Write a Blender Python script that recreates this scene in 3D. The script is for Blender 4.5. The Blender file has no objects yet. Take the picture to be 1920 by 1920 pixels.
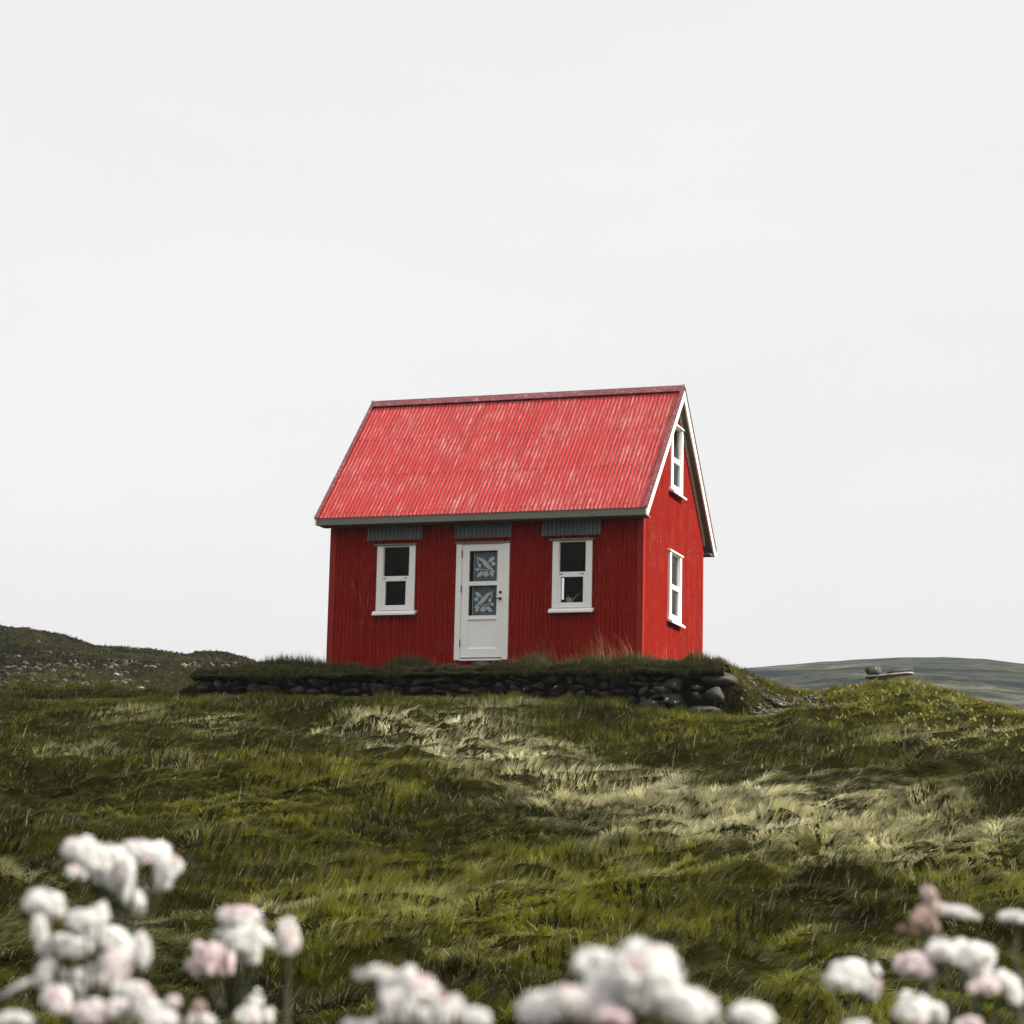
import bpy, bmesh, math, random
import numpy as np
from mathutils import Matrix, Vector, noise as mnoise

random.seed(7); rng = np.random.default_rng(11)
SC = bpy.context.scene; COL = SC.collection
# ------------------------------------------------------------------ camera
FPX, PIT, ROL, YAW = 4211.73, .1661, .0221, -.3289        # focal length in px of a 1920 px frame
HP = np.array([2.225, 37.755, 3.7305])                     # near right base corner of the house
Fw = np.array([0, math.cos(PIT), math.sin(PIT)]); U0 = np.array([0, -math.sin(PIT), math.cos(PIT)]); R0 = np.array([1., 0, 0])
Rt = R0 * math.cos(ROL) + U0 * math.sin(ROL); Up = U0 * math.cos(ROL) - R0 * math.sin(ROL)
cd = bpy.data.cameras.new('camera'); cam = bpy.data.objects.new('camera', cd); COL.objects.link(cam)
cd.sensor_width = 36; cd.lens = FPX / 1920 * 36; cd.clip_start = .1; cd.clip_end = 20000
cam.matrix_world = Matrix(((Rt[0], Up[0], -Fw[0], 0), (Rt[1], Up[1], -Fw[1], 0), (Rt[2], Up[2], -Fw[2], 0), (0, 0, 0, 1)))
cd.dof.use_dof = True; cd.dof.focus_distance = 37.; cd.dof.aperture_fstop = 12.0; cd.dof.aperture_blades = 0
SC.camera = cam
HX = np.array([math.cos(YAW), math.sin(YAW), 0]); HY = np.array([-math.sin(YAW), math.cos(YAW), 0])
def at(u, v, Y):
    r = Fw + Rt * (u - 960) / FPX - Up * (v - 960) / FPX
    return r * Y / r[1]
# ------------------------------------------------------------------ world: overcast sky, brighter overhead and behind the viewer
sl = np.array([.80, .22, .56]); sl /= np.linalg.norm(sl)
SUN = HX * sl[0] + HY * sl[1] + np.array([0, 0, sl[2]])
W = bpy.data.worlds.new('World'); SC.world = W; W.use_nodes = True
def NT(tree):
    n = tree.nodes; l = tree.links
    def add(t, **k):
        o = n.new(t)
        for a, b in k.items():
            if a.startswith('i_'): o.inputs[int(a[2:])].default_value = b
            else: setattr(o, a, b)
        return o
    return n, l, add
n, l, add = NT(W.node_tree); n.clear()
out = add('ShaderNodeOutputWorld'); bg = add('ShaderNodeBackground'); l.new(bg.outputs[0], out.inputs[0])
tc = add('ShaderNodeTexCoord'); sx = add('ShaderNodeSeparateXYZ'); l.new(tc.outputs['Generated'], sx.inputs[0])
rz = add('ShaderNodeValToRGB'); l.new(sx.outputs[2], rz.inputs[0]); e = rz.color_ramp.elements
e[0].position = 0; e[0].color = (.37, .372, .375, 1); e[1].position = 1; e[1].color = (.7, .7, .7, 1)
for p, c in ((.08, (.392, .393, .395)), (.17, (.415, .417, .418)), (.28, (.432, .434, .434)), (.42, (.44, .44, .44)), (.7, (.56, .56, .56))):
    q = e.new(p); q.color = c + (1,)
ry = add('ShaderNodeMapRange', i_1=.2, i_2=-.8, i_3=1.0, i_4=.95); l.new(sx.outputs[1], ry.inputs[0])
ns = add('ShaderNodeTexNoise', i_2=1.7, i_3=4.0, i_4=.5); mp = add('ShaderNodeMapping'); mp.inputs['Scale'].default_value = (1, 1, 3.5)
l.new(tc.outputs['Generated'], mp.inputs[0]); l.new(mp.outputs[0], ns.inputs[0])
mr = add('ShaderNodeMapRange', i_1=.25, i_2=.75, i_3=1.11, i_4=1.275); l.new(ns.outputs[0], mr.inputs[0])
m1 = add('ShaderNodeMath', operation='MULTIPLY'); l.new(ry.outputs[0], m1.inputs[0]); l.new(mr.outputs[0], m1.inputs[1])
l.new(rz.outputs[0], bg.inputs[0]); l.new(m1.outputs[0], bg.inputs[1])
sd = bpy.data.lights.new('sun', 'SUN'); sun = bpy.data.objects.new('sun', sd); COL.objects.link(sun)
sd.energy = 5.0; sd.angle = math.radians(2.5); sd.color = (1, .93, .80)
sun.rotation_euler = Vector(SUN).to_track_quat('Z', 'Y').to_euler(); sun.location = (20, 30, 30)
SC.view_settings.view_transform = 'Standard'; SC.view_settings.look = 'None'; SC.view_settings.gamma = 1
SC.view_settings.exposure = 0.75
SC.cycles.max_bounces = 6; SC.cycles.transparent_max_bounces = 8; SC.cycles.diffuse_bounces = 3

# ------------------------------------------------------------------ helpers
def tag(o, label=None, cat=None, group=None, kind=None):
    if label: o['label'] = label
    if cat: o['category'] = cat
    if group: o['group'] = group
    if kind: o['kind'] = kind
    return o
def empty(name, loc=(0, 0, 0), rz=0., parent=None):
    o = bpy.data.objects.new(name, None); COL.objects.link(o); o.location = loc; o.rotation_euler = (0, 0, rz); o.empty_display_size = .2
    if parent: o.parent = parent
    return o
class MB:
    def __init__(s): s.v = []; s.f = []; s.m = []; s.s = []
    def poly(s, pts, faces, mi=0, smooth=False):
        b = len(s.v); s.v += [tuple(map(float, p)) for p in pts]
        for f in faces: s.f.append([b + i for i in f]); s.m.append(mi); s.s.append(smooth)
    def box(s, x0, x1, y0, y1, z0, z1, mi=0):
        s.poly([(x, y, z) for x in (x0, x1) for y in (y0, y1) for z in (z0, z1)],
               [(0, 1, 3, 2), (4, 6, 7, 5), (0, 4, 5, 1), (2, 3, 7, 6), (0, 2, 6, 4), (1, 5, 7, 3)], mi)
    def prism(s, prof, a, b, axis=0, mi=0):
        """closed profile (list of 2D points) swept along axis from a to b"""
        k = len(prof)
        def P(t, p): return (t, p[0], p[1]) if axis == 0 else ((p[0], t, p[1]) if axis == 1 else (p[0], p[1], t))
        s.poly([P(a, p) for p in prof] + [P(b, p) for p in prof],
               [[i, (i + 1) % k, k + (i + 1) % k, k + i] for i in range(k)] + [list(range(k))[::-1], list(range(k, 2 * k))], mi)
    def tube(s, path, rad, n=6, mi=0):
        path = [Vector(p) for p in path]; b = len(s.v)
        if not hasattr(rad, '__len__'): rad = [rad] * len(path)
        for i, p in enumerate(path):
            d = (path[min(i + 1, len(path) - 1)] - path[max(i - 1, 0)]).normalized()
            a = d.orthogonal().normalized() if abs(d.z) > .9 else d.cross(Vector((0, 0, 1))).normalized()
            c = d.cross(a)
            for k in range(n):
                t = 2 * math.pi * k / n; s.v.append(tuple(p + (a * math.cos(t) + c * math.sin(t)) * rad[i]))
        for i in range(len(path) - 1):
            for k in range(n):
                s.f.append([b + i * n + k, b + i * n + (k + 1) % n, b + (i + 1) * n + (k + 1) % n, b + (i + 1) * n + k]); s.m.append(mi); s.s.append(True)
        s.f.append([b + k for k in range(n)][::-1]); s.m.append(mi); s.s.append(False)
        s.f.append([b + (len(path) - 1) * n + k for k in range(n)]); s.m.append(mi); s.s.append(False)
    def build(s, name, mats, parent=None, loc=None, rz=0., bevel=0):
        me = bpy.data.meshes.new(name); me.from_pydata(s.v, [], s.f); me.update()
        for m in (mats if isinstance(mats, (list, tuple)) else [mats]): me.materials.append(m)
        me.polygons.foreach_set('material_index', s.m); me.polygons.foreach_set('use_smooth', s.s)
        bm = bmesh.new(); bm.from_mesh(me); bmesh.ops.recalc_face_normals(bm, faces=bm.faces)
        if bevel: bmesh.ops.bevel(bm, geom=bm.edges, offset=bevel, segments=1, affect='EDGES', clamp_overlap=True)
        bm.to_mesh(me); bm.free()
        o = bpy.data.objects.new(name, me); COL.objects.link(o)
        if parent: o.parent = parent
        if loc is not None: o.location = loc
        o.rotation_euler = (0, 0, rz)
        return o
# numpy value noise
_T = rng.random((256, 256))
def vn(x, y, s=0):
    x = np.asarray(x, float) + s * 17.3; y = np.asarray(y, float) + s * 31.7
    xi = np.floor(x).astype(int); yi = np.floor(y).astype(int); fx = x - xi; fy = y - yi
    fx = fx * fx * (3 - 2 * fx); fy = fy * fy * (3 - 2 * fy)
    a = _T[xi & 255, yi & 255]; b = _T[(xi + 1) & 255, yi & 255]; c = _T[xi & 255, (yi + 1) & 255]; d = _T[(xi + 1) & 255, (yi + 1) & 255]
    return (a * (1 - fx) + b * fx) * (1 - fy) + (c * (1 - fx) + d * fx) * fy
def fbm(x, y, o=4, s=0):
    r = 0; a = .5; t = 0
    for i in range(o): r = r + a * vn(x * 2 ** i, y * 2 ** i, s + i * 3); t += a; a *= .5
    return r / t
def sstep(a, b, x): t = np.clip((x - a) / (b - a), 0, 1); return t * t * (3 - 2 * t)

# ------------------------------------------------------------------ materials
def mat(name):
    m = bpy.data.materials.new(name); m.use_nodes = True; nn, ll, ad = NT(m.node_tree); return m, nn, ll, ad, nn['Principled BSDF']
def plain(name, c, rough=.6, var=.12, scale=6., spec=.3, bump=0., stretch=(1, 1, 1), metal=0.):
    m, nn, ll, ad, b = mat(name)
    t = ad('ShaderNodeTexCoord'); mpn = ad('ShaderNodeMapping'); mpn.inputs['Scale'].default_value = stretch; ll.new(t.outputs['Object'], mpn.inputs[0])
    nz = ad('ShaderNodeTexNoise', i_2=scale, i_3=6., i_4=.6); ll.new(mpn.outputs[0], nz.inputs[0])
    mx = ad('ShaderNodeMix', data_type='RGBA'); ll.new(nz.outputs[0], mx.inputs[0])
    mx.inputs[6].default_value = tuple(x * (1 - 2 * var) for x in c) + (1,); mx.inputs[7].default_value = tuple(min(1, x * (1 + 2 * var)) for x in c) + (1,)
    ll.new(mx.outputs[2], b.inputs['Base Color']); b.inputs['Roughness'].default_value = rough; b.inputs['Specular IOR Level'].default_value = spec; b.inputs['Metallic'].default_value = metal
    if bump:
        bp = ad('ShaderNodeBump', i_0=bump, i_1=.02); ll.new(nz.outputs[0], bp.inputs['Height']); ll.new(bp.outputs[0], b.inputs['Normal'])
    return m
def painted(name, base, wear, amt, sc, stretch, rough=.5, dirt=(.1, .05, .04), spec=.4, fine=18., dirtamt=.3, rib=None):
    """paint with faded streaks (wear) and broad dirty patches"""
    m, nn, ll, ad, b = mat(name)
    t = ad('ShaderNodeTexCoord'); mpn = ad('ShaderNodeMapping'); mpn.inputs['Scale'].default_value = stretch; ll.new(t.outputs['Object'], mpn.inputs[0])
    n1 = ad('ShaderNodeTexNoise', i_2=sc, i_3=8., i_4=.72); ll.new(mpn.outputs[0], n1.inputs[0])
    n2 = ad('ShaderNodeTexNoise', i_2=1.1, i_3=5., i_4=.6); ll.new(t.outputs['Object'], n2.inputs[0])
    n3 = ad('ShaderNodeTexNoise', i_2=fine, i_3=3., i_4=.6); ll.new(t.outputs['Object'], n3.inputs[0])
    a1 = ad('ShaderNodeMath', operation='MULTIPLY_ADD', i_1=.35); ll.new(n2.outputs[0], a1.inputs[0]); ll.new(n1.outputs[0], a1.inputs[2])
    a2 = ad('ShaderNodeMath', operation='MULTIPLY_ADD', i_1=.32); ll.new(n3.outputs[0], a2.inputs[0]); ll.new(a1.outputs[0], a2.inputs[2])
    r = ad('ShaderNodeMapRange', i_1=amt, i_2=amt + .26, i_3=0., i_4=1.); ll.new(a2.outputs[0], r.inputs[0])
    mx0 = ad('ShaderNodeMix', data_type='RGBA'); r0 = ad('ShaderNodeMapRange', i_1=.42, i_2=.7, i_3=0., i_4=dirtamt); ll.new(n2.outputs[0], r0.inputs[0]); ll.new(r0.outputs[0], mx0.inputs[0])
    mx0.inputs[6].default_value = base + (1,); mx0.inputs[7].default_value = dirt + (1,)
    mx = ad('ShaderNodeMix', data_type='RGBA'); ll.new(r.outputs[0], mx.inputs[0]); ll.new(mx0.outputs[2], mx.inputs[6]); mx.inputs[7].default_value = wear + (1,)
    last = mx.outputs[2]
    if rib:      # sheets and ribs that have faded unevenly down their whole length
        mr_ = ad('ShaderNodeMapping'); mr_.inputs['Scale'].default_value = rib; ll.new(t.outputs['Object'], mr_.inputs[0]); nr = ad('ShaderNodeTexNoise', i_2=1., i_3=3., i_4=.7); ll.new(mr_.outputs[0], nr.inputs[0])
        rr = ad('ShaderNodeMapRange', i_1=.3, i_2=.7, i_3=.78, i_4=1.2); ll.new(nr.outputs[0], rr.inputs[0]); vm = ad('ShaderNodeVectorMath', operation='SCALE'); ll.new(last, vm.inputs[0]); ll.new(rr.outputs[0], vm.inputs['Scale']); last = vm.outputs[0]
    ll.new(last, b.inputs['Base Color']); b.inputs['Roughness'].default_value = rough; b.inputs['Specular IOR Level'].default_value = spec
    bp = ad('ShaderNodeBump', i_0=.25, i_1=.006); ll.new(n3.outputs[0], bp.inputs['Height']); ll.new(bp.outputs[0], b.inputs['Normal'])
    return m
M = {}
M['wall'] = painted('red_wall_paint', (.262, .0108, .0055), (.46, .13, .09), .90, 9., (7, 7, .35), rough=.75, dirt=(.20, .010, .0055), spec=.06, rib=(19, 19, .25))
M['gable'] = M['wall']
M['roof'] = painted('red_roof_paint', (.42, .028, .026), (.62, .27, .25), .835, 4.5, (9, .5, .5), rough=.5, dirt=(.36, .024, .022), spec=.22, fine=34., dirtamt=.7, rib=(15, .3, .3))
M['cap'] = painted('faded_ridge_paint', (.16, .022, .03), (.5, .22, .24), .84, 5., (3, 3, 3), rough=.5, dirt=(.2, .04, .05))
M['trimred'] = plain('red_corner_paint', (.27, .016, .010), .5, .15, 5., spec=.15)
M['white'] = painted('white_paint', (.86, .85, .81), (.6, .58, .5), 1.09, 6., (5, 5, 1), rough=.45, dirt=(.72, .7, .64), spec=.4)
M['wood'] = painted('weathered_grey_board', (.19, .185, .15), (.08, .08, .065), .92, 8., (1.2, 6, 6), rough=.75, dirt=(.16, .16, .13), spec=.2)
M['tin'] = painted('galvanised_tin', (.19, .205, .21), (.4, .42, .43), .9, 7., (6, 6, 1), rough=.4, dirt=(.10, .11, .11), spec=.5)
M['tin'].node_tree.nodes['Principled BSDF'].inputs['Metallic'].default_value = .3
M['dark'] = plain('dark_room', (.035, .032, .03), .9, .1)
M['black'] = plain('black_metal', (.02, .02, .02), .4, .1)
M['screw_gap'] = plain('dark_screw_and_gap_shade', (.06, .02, .02), .6, .1)
M['steel'] = plain('grey_cap_metal', (.42, .43, .43), .45, .2, 12.)
M['lace'] = plain('white_lace', (.88, .9, .9), .8, .05, 60.)
M['sheer'] = plain('grey_sheer', (.17, .21, .225), .8, .08, 80.)
M['curtain'] = plain('pale_curtain', (.62, .63, .63), .8, .1, 14., stretch=(6, 6, .3))
M['ceramic'] = plain('pale_enamel', (.5, .52, .5), .4, .1)
M['leafin'] = plain('bluish_leaf', (.12, .2, .2), .6, .2)
m, nn, ll, ad, b = mat('window_glass'); nn.remove(b); M['glass'] = m
fr = ad('ShaderNodeFresnel', i_0=1.16); tr = ad('ShaderNodeBsdfTransparent'); gl = ad('ShaderNodeBsdfGlossy'); gl.inputs['Roughness'].default_value = .02
ms = ad('ShaderNodeMixShader'); ll.new(fr.outputs[0], ms.inputs[0]); ll.new(tr.outputs[0], ms.inputs[1]); ll.new(gl.outputs[0], ms.inputs[2]); ll.new(ms.outputs[0], nn['Material Output'].inputs[0])
tr.inputs[0].default_value = (.86, .88, .88, 1)
# basalt with lichen
def basalt(name, c, lich=.5, orange=0.):
    m, nn, ll, ad, b = mat(name)
    t = ad('ShaderNodeTexCoord'); n1 = ad('ShaderNodeTexNoise', i_2=5., i_3=8., i_4=.65); ll.new(t.outputs['Object'], n1.inputs[0])
    mx = ad('ShaderNodeMix', data_type='RGBA'); ll.new(n1.outputs[0], mx.inputs[0]); mx.inputs[6].default_value = tuple(x * .45 for x in c) + (1,); mx.inputs[7].default_value = tuple(x * 1.5 for x in c) + (1,)
    vc = ad('ShaderNodeTexNoise', i_2=2.3, i_3=1.); ll.new(t.outputs['Object'], vc.inputs[0]); vr = ad('ShaderNodeMapRange', i_1=.35, i_2=.65, i_3=.5, i_4=1.7); ll.new(vc.outputs[0], vr.inputs[0]); vs = ad('ShaderNodeVectorMath', operation='SCALE'); ll.new(mx.outputs[2], vs.inputs[0]); ll.new(vr.outputs[0], vs.inputs['Scale'])
    v = ad('ShaderNodeTexVoronoi', i_2=13.); ll.new(t.outputs['Object'], v.inputs['Vector'])
    n2 = ad('ShaderNodeTexNoise', i_2=3.1, i_3=2.); ll.new(t.outputs['Object'], n2.inputs[0])
    th = ad('ShaderNodeMapRange', i_1=1. - lich, i_2=1.05 - lich, i_3=0., i_4=.28); ll.new(n2.outputs[0], th.inputs[0])
    lt = ad('ShaderNodeMath', operation='LESS_THAN'); ll.new(v.outputs[0], lt.inputs[0]); ll.new(th.outputs[0], lt.inputs[1])
    mx2 = ad('ShaderNodeMix', data_type='RGBA'); ll.new(lt.outputs[0], mx2.inputs[0]); ll.new(vs.outputs[0], mx2.inputs[6]); mx2.inputs[7].default_value = (.5, .5, .46, 1) if not orange else (.6, .33, .05, 1)
    ll.new(mx2.outputs[2], b.inputs['Base Color']); b.inputs['Roughness'].default_value = .85; b.inputs['Specular IOR Level'].default_value = .25
    bp = ad('ShaderNodeBump', i_0=.6, i_1=.03); ll.new(n1.outputs[0], bp.inputs['Height']); ll.new(bp.outputs[0], b.inputs['Normal'])
    return m
M['stone'] = basalt('dark_basalt', (.058, .055, .048), .38); M['lichen'] = basalt('lichen_spotted_basalt', (.03, .03, .03), .60)
M['pale_stone'] = basalt('grey_stone', (.085, .078, .066), .4); M['white_rock'] = basalt('pale_rock', (.22, .21, .19), .4)
M['soil'] = plain('turf_soil', (.012, .012, .006), .95, .3, 12., spec=0., bump=.5)
# grass blades read their own tint
def leafmat(name, trans=.42, rough=.55):
    m, nn, ll, ad, b = mat(name); at_ = ad('ShaderNodeAttribute', attribute_name='tint'); ll.new(at_.outputs['Color'], b.inputs['Base Color'])
    b.inputs['Roughness'].default_value = rough; b.inputs['Specular IOR Level'].default_value = .10
    tl = ad('ShaderNodeBsdfTranslucent'); ll.new(at_.outputs['Color'], tl.inputs[0]); mx = ad('ShaderNodeMixShader', i_0=trans)
    ll.new(b.outputs[0], mx.inputs[1]); ll.new(tl.outputs[0], mx.inputs[2]); ll.new(mx.outputs[0], nn['Material Output'].inputs[0]); return m
M['grass'] = leafmat('grass_blade')
M['petal'] = leafmat('flower_petal', .55, .7)
def landmat(name, cols, sc, stretch=(1, 1, 1), bump=.8, bd=.1):
    m, nn, ll, ad, b = mat(name)
    t = ad('ShaderNodeTexCoord'); mpn = ad('ShaderNodeMapping'); mpn.inputs['Scale'].default_value = stretch; ll.new(t.outputs['Object'], mpn.inputs[0])
    n1 = ad('ShaderNodeTexNoise', i_2=sc, i_3=10., i_4=.68); ll.new(mpn.outputs[0], n1.inputs[0])
    r = ad('ShaderNodeValToRGB'); ll.new(n1.outputs[0], r.inputs[0]); e = r.color_ramp.elements
    e[0].position = cols[0][0]; e[0].color = cols[0][1] + (1,); e[1].position = cols[-1][0]; e[1].color = cols[-1][1] + (1,)
    for p, c in cols[1:-1]: q = e.new(p); q.color = c + (1,)
    ll.new(r.outputs[0], b.inputs['Base Color']); b.inputs['Roughness'].default_value = .95; b.inputs['Specular IOR Level'].default_value = .0
    bp = ad('ShaderNodeBump', i_0=bump, i_1=bd); n2 = ad('ShaderNodeTexNoise', i_2=sc * 6, i_3=6., i_4=.7); ll.new(mpn.outputs[0], n2.inputs[0])
    ll.new(n2.outputs[0], bp.inputs['Height']); ll.new(bp.outputs[0], b.inputs['Normal']); return m
M['ground'] = landmat('moss_ground', [(.3, (.006, .007, .002)), (.5, (.018, .018, .005)), (.7, (.045, .042, .012))], 2.6)
M['hill_left'] = landmat('rocky_moor', [(.36, (.006, .007, .006)), (.44, (.018, .019, .012)), (.49, (.055, .052, .016)), (.53, (.016, .017, .011)), (.58, (.045, .044, .018)), (.63, (.012, .012, .011)), (.70, (.16, .155, .14))], .22, (1, .35, 2.2), bd=3.5)
M['hill_right'] = landmat('distant_moor', [(.38, (.012, .022, .028)), (.46, (.02, .032, .034)), (.50, (.075, .078, .052)), (.54, (.018, .03, .034)), (.60, (.14, .135, .10)), (.66, (.03, .042, .04))], .018, (1, .8, 5.), bd=8.)

# ------------------------------------------------------------------ terrain
def tolocal(x, y): dx = x - HP[0]; dy = y - HP[1]; return dx * HX[0] + dy * HX[1], dx * HY[0] + dy * HY[1]
def toworld(lx, ly, z=0): return np.array([HP[0] + lx * HX[0] + ly * HY[0], HP[1] + lx * HX[1] + ly * HY[1], HP[2] + z])
WL = -1.5   # the retaining wall's front face
def zbase(lx): return HP[2] + np.interp(lx, [-14, -7.5, -5, -2.3, -.5, .43, 1.3, 1.86, 3, 6], [-.62, -.58, -.60, -.64, -.70, -.82, -.95, -1.0, -1.0, -1.02])
_S = [-1, 0, 1, 3, 6, 10, 14, 18, 22, 26, 30, 36, 60]; _D = [0, 0, .14, .5, 1.12, 1.98, 2.72, 3.26, 3.6, 3.8, 3.9, 3.97, 4.0]
def smoothprof(s):
    r = 0
    for o, w in ((-1.5, .2), (-.7, .2), (0, .2), (.7, .2), (1.5, .2)): r = r + w * np.interp(s + o, _S, _D)
    return r - np.interp(0, [0], [0]) * 0
_CU = [-1500, 0, 240, 330, 620, 1320, 1400, 1450, 1540, 1600, 1700, 1800, 1920, 2100, 2600, 4000]
_CZ = [4.0, 3.92, 3.86, 3.82, 3.6, 3.6, 3.95, 4.05, 4.12, 4.2, 4.33, 4.05, 3.5, 2.8, 2.4, 2.1]
def tussocks(x, y, cell, seed, asp=1.5):
    # rounded grass tussocks, one candidate per cell, steeper on the downhill side
    a = x * .92 + y * .39; c = (-x * .39 + y * .92) * asp
    w = .35 * cell; a = a + w * (vn(a / cell * 1.7, c / cell * 1.7, seed + 50) - .5) * 2; c = c + w * (vn(a / cell * 1.7, c / cell * 1.7, seed + 60) - .5) * 2
    ia, ic = np.floor(a / cell), np.floor(c / cell); r = np.zeros_like(a)
    for i in (-1, 0, 1):
        for j in (-1, 0, 1):
            ka, kc = (ia + i).astype(int), (ic + j).astype(int)
            h1 = _T[(ka + seed) & 255, kc & 255]; h2 = _T[ka & 255, (kc + seed * 3 + 7) & 255]; h3 = _T[(kc + seed * 5) & 255, (ka + 91) & 255]
            da = a - (ka + h1) * cell; dc = c - (kc + h2) * cell; rad = cell * (.38 + .42 * h3)
            dc = np.where(dc < 0, dc * 1.5, dc); d = np.sqrt(da * da + dc * dc) / rad
            r = np.maximum(r, (.35 + .65 * h3) * np.exp(-d ** 3.) * (h1 + h2 > .55))
    return r
def hum(x, y):
    a = x * .8 + y * .35; c = -x * .35 + y * .9
    wx = fbm(x * .5, y * .5, 2, 40) * 2.2
    r1 = 1 - np.abs(2 * fbm(a * .55 + wx, c * 1.35 + wx, 3, 5) - 1)         # ridged swells running down to the right
    big = fbm(x * .22, y * .3, 2, 9) - .5
    tus = np.clip(fbm(a * 1.7, c * 2.6, 2, 21) - .47, 0, 1) * 2.
    t2 = np.clip(fbm(a * 3.1 + wx, c * 4.2, 2, 33) - .5, 0, 1) * 2.
    m1 = np.clip((fbm(x * .33, y * .4, 2, 61) - .32) * 4, .1, 1); m2 = np.clip((fbm(x * .5, y * .5, 2, 62) - .3) * 4, .2, 1)
    r2 = 1 - np.abs(2 * fbm(a * .9 + wx * 1.3, c * 2.6 + wx, 3, 77) - 1)
    return .26 * (r1 - .75) + .15 * (r2 - .7) + .38 * big + .20 * tus + .24 * m1 * tussocks(x, y, .85, 3) + .15 * m2 * tussocks(x, y, .42, 11, 1.3)
def terrain(x, y, bumps=True):
    x = np.asarray(x, float); y = np.asarray(y, float)
    lx, ly = tolocal(x, y); s = WL - ly
    zb = zbase(lx)
    zf = zb - smoothprof(np.maximum(s, 0)) + smoothprof(0) * 1.
    u = 960 + x / np.maximum(y, 5) * FPX
    C = np.interp(u, _CU, _CZ)
    ywl = y - (ly - WL) / HY[1]                      # y where this column meets the wall line
    t = np.clip((y - ywl) / np.maximum(46 - ywl, 3), 0, 1)
    zbk = zb + (C - zb) * (1 - (1 - t) ** 1.6)
    zbk = zbk - np.maximum(y - 48, 0) * .11
    zbk = np.maximum(zbk, .5)
    z = np.where(s > 0, zf, zbk)
    pl = sstep(-8.6, -7.2, lx) * (1 - sstep(1.6, 2.5, lx)) * sstep(WL + .22, WL + .5, ly) * (1 - sstep(8, 12, ly))
    zp = HP[2] - .10
    z2 = z * (1 - pl) + zp * pl
    if bumps:
        k = 1 - .9 * (1 - sstep(.4, 5., s)) * sstep(-9.5, -7.5, lx) * (1 - sstep(2.2, 3.5, lx)) * (s > -1)
        k = k * (1 - .6 * sstep(33, 40, y))
        k = k * (1 - pl * .93) * sstep(0, 9, y)
        z2 = z2 + .22 * np.exp(-(((x - 6.3) / .8) ** 2 + ((y - 44.6) / .9) ** 2))
        z2 = z2 + (hum(x, y) - .13) * k * .84 - .12 * sstep(34, 42, y) * (1 - pl)
    return z2
def grid_mesh(name, xs, ys, Z, m):
    nx, ny = len(xs), len(ys); X, Y = np.meshgrid(xs, ys)
    co = np.stack([X, Y, Z], -1).reshape(-1, 3); i = np.arange((ny - 1) * (nx - 1)); r = i // (nx - 1); c = i % (nx - 1); a = r * nx + c
    q = np.stack([a, a + 1, a + nx + 1, a + nx], 1).ravel().astype(np.int32)
    me = bpy.data.meshes.new(name); me.vertices.add(len(co)); me.vertices.foreach_set('co', co.ravel())
    me.loops.add(len(q)); me.loops.foreach_set('vertex_index', q); me.polygons.add(len(i))
    me.polygons.foreach_set('loop_start', np.arange(0, len(q), 4, dtype=np.int32)); me.polygons.foreach_set('use_smooth', np.ones(len(i), bool)); me.update(calc_edges=True); me.validate()
    me.materials.append(m); o = bpy.data.objects.new(name, me); COL.objects.link(o); return o
xs = np.arange(-26, 26.01, .13); ys = np.concatenate([np.arange(-6, 9, .3), np.arange(9, 50, .11), np.arange(50, 90, .6)])
X, Y = np.meshgrid(xs, ys); tag(grid_mesh('hillside', xs, ys, terrain(X, Y), M['ground']), kind='structure')
xs = np.linspace(-850, 850, 61); ys = np.linspace(-850, 850, 61); X, Y = np.meshgrid(xs, ys)
tag(grid_mesh('ground', xs, ys, -1.6 + 0 * X, M['ground']), kind='structure')
# rocky hill on the left
def gapfill(xs, ys, crestY, us, zs, y0, z0, amp, sc, seed):
    X, Y = np.meshgrid(xs, ys); u = 960 + X / Y * FPX; C = np.interp(u, us, zs)
    t = np.clip((Y - y0) / (crestY - y0), 0, 1.0); Z = z0 + (C - z0) * t ** .85
    Z = Z - np.maximum(Y - crestY, 0) * .12
    Z = Z + amp * (fbm(X * sc, Y * sc * .6, 5, seed) - .5) * np.clip(t * 2, .2, 1) + amp * .45 * (1 - np.abs(2 * fbm(X * sc * 2.5, Y * sc * 1.2, 3, seed + 4) - 1) - .6)
    return np.maximum(Z, -2 + 0 * Z)
def zpx(u, v, Y): return float(at(u, v, Y)[2])
lp = [(-900, 1120), (-300, 1150), (0, 1170), (70, 1178), (125, 1186), (150, 1195), (190, 1205), (210, 1207), (300, 1216), (430, 1223), (455, 1230), (490, 1242), (540, 1252), (600, 1262), (760, 1290), (900, 1340)]
xs = np.linspace(-75, 5, 330); ys = np.linspace(70, 190, 260)
tag(grid_mesh('hill', xs, ys, gapfill(xs, ys, 132., [p[0] for p in lp], [zpx(p[0], p[1] + 4, 132.) for p in lp], 72., 3.5, 1.5, .11, 60), M['hill_left']), kind='structure')
rp = [(900, 1330), (1250, 1276), (1400, 1257), (1500, 1252), (1560, 1246), (1620, 1241), (1700, 1238), (1780, 1236), (1850, 1239), (1920, 1246), (2100, 1262), (2600, 1290), (3500, 1330)]
xs = np.linspace(-10, 330, 240); ys = np.linspace(230, 760, 260)
tag(grid_mesh('distant_hill', xs, ys, gapfill(xs, ys, 560., [p[0] for p in rp], [zpx(p[0], p[1], 560.) for p in rp], 235., 16., 2.5, .018, 70), M['hill_right']), kind='structure')

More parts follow.
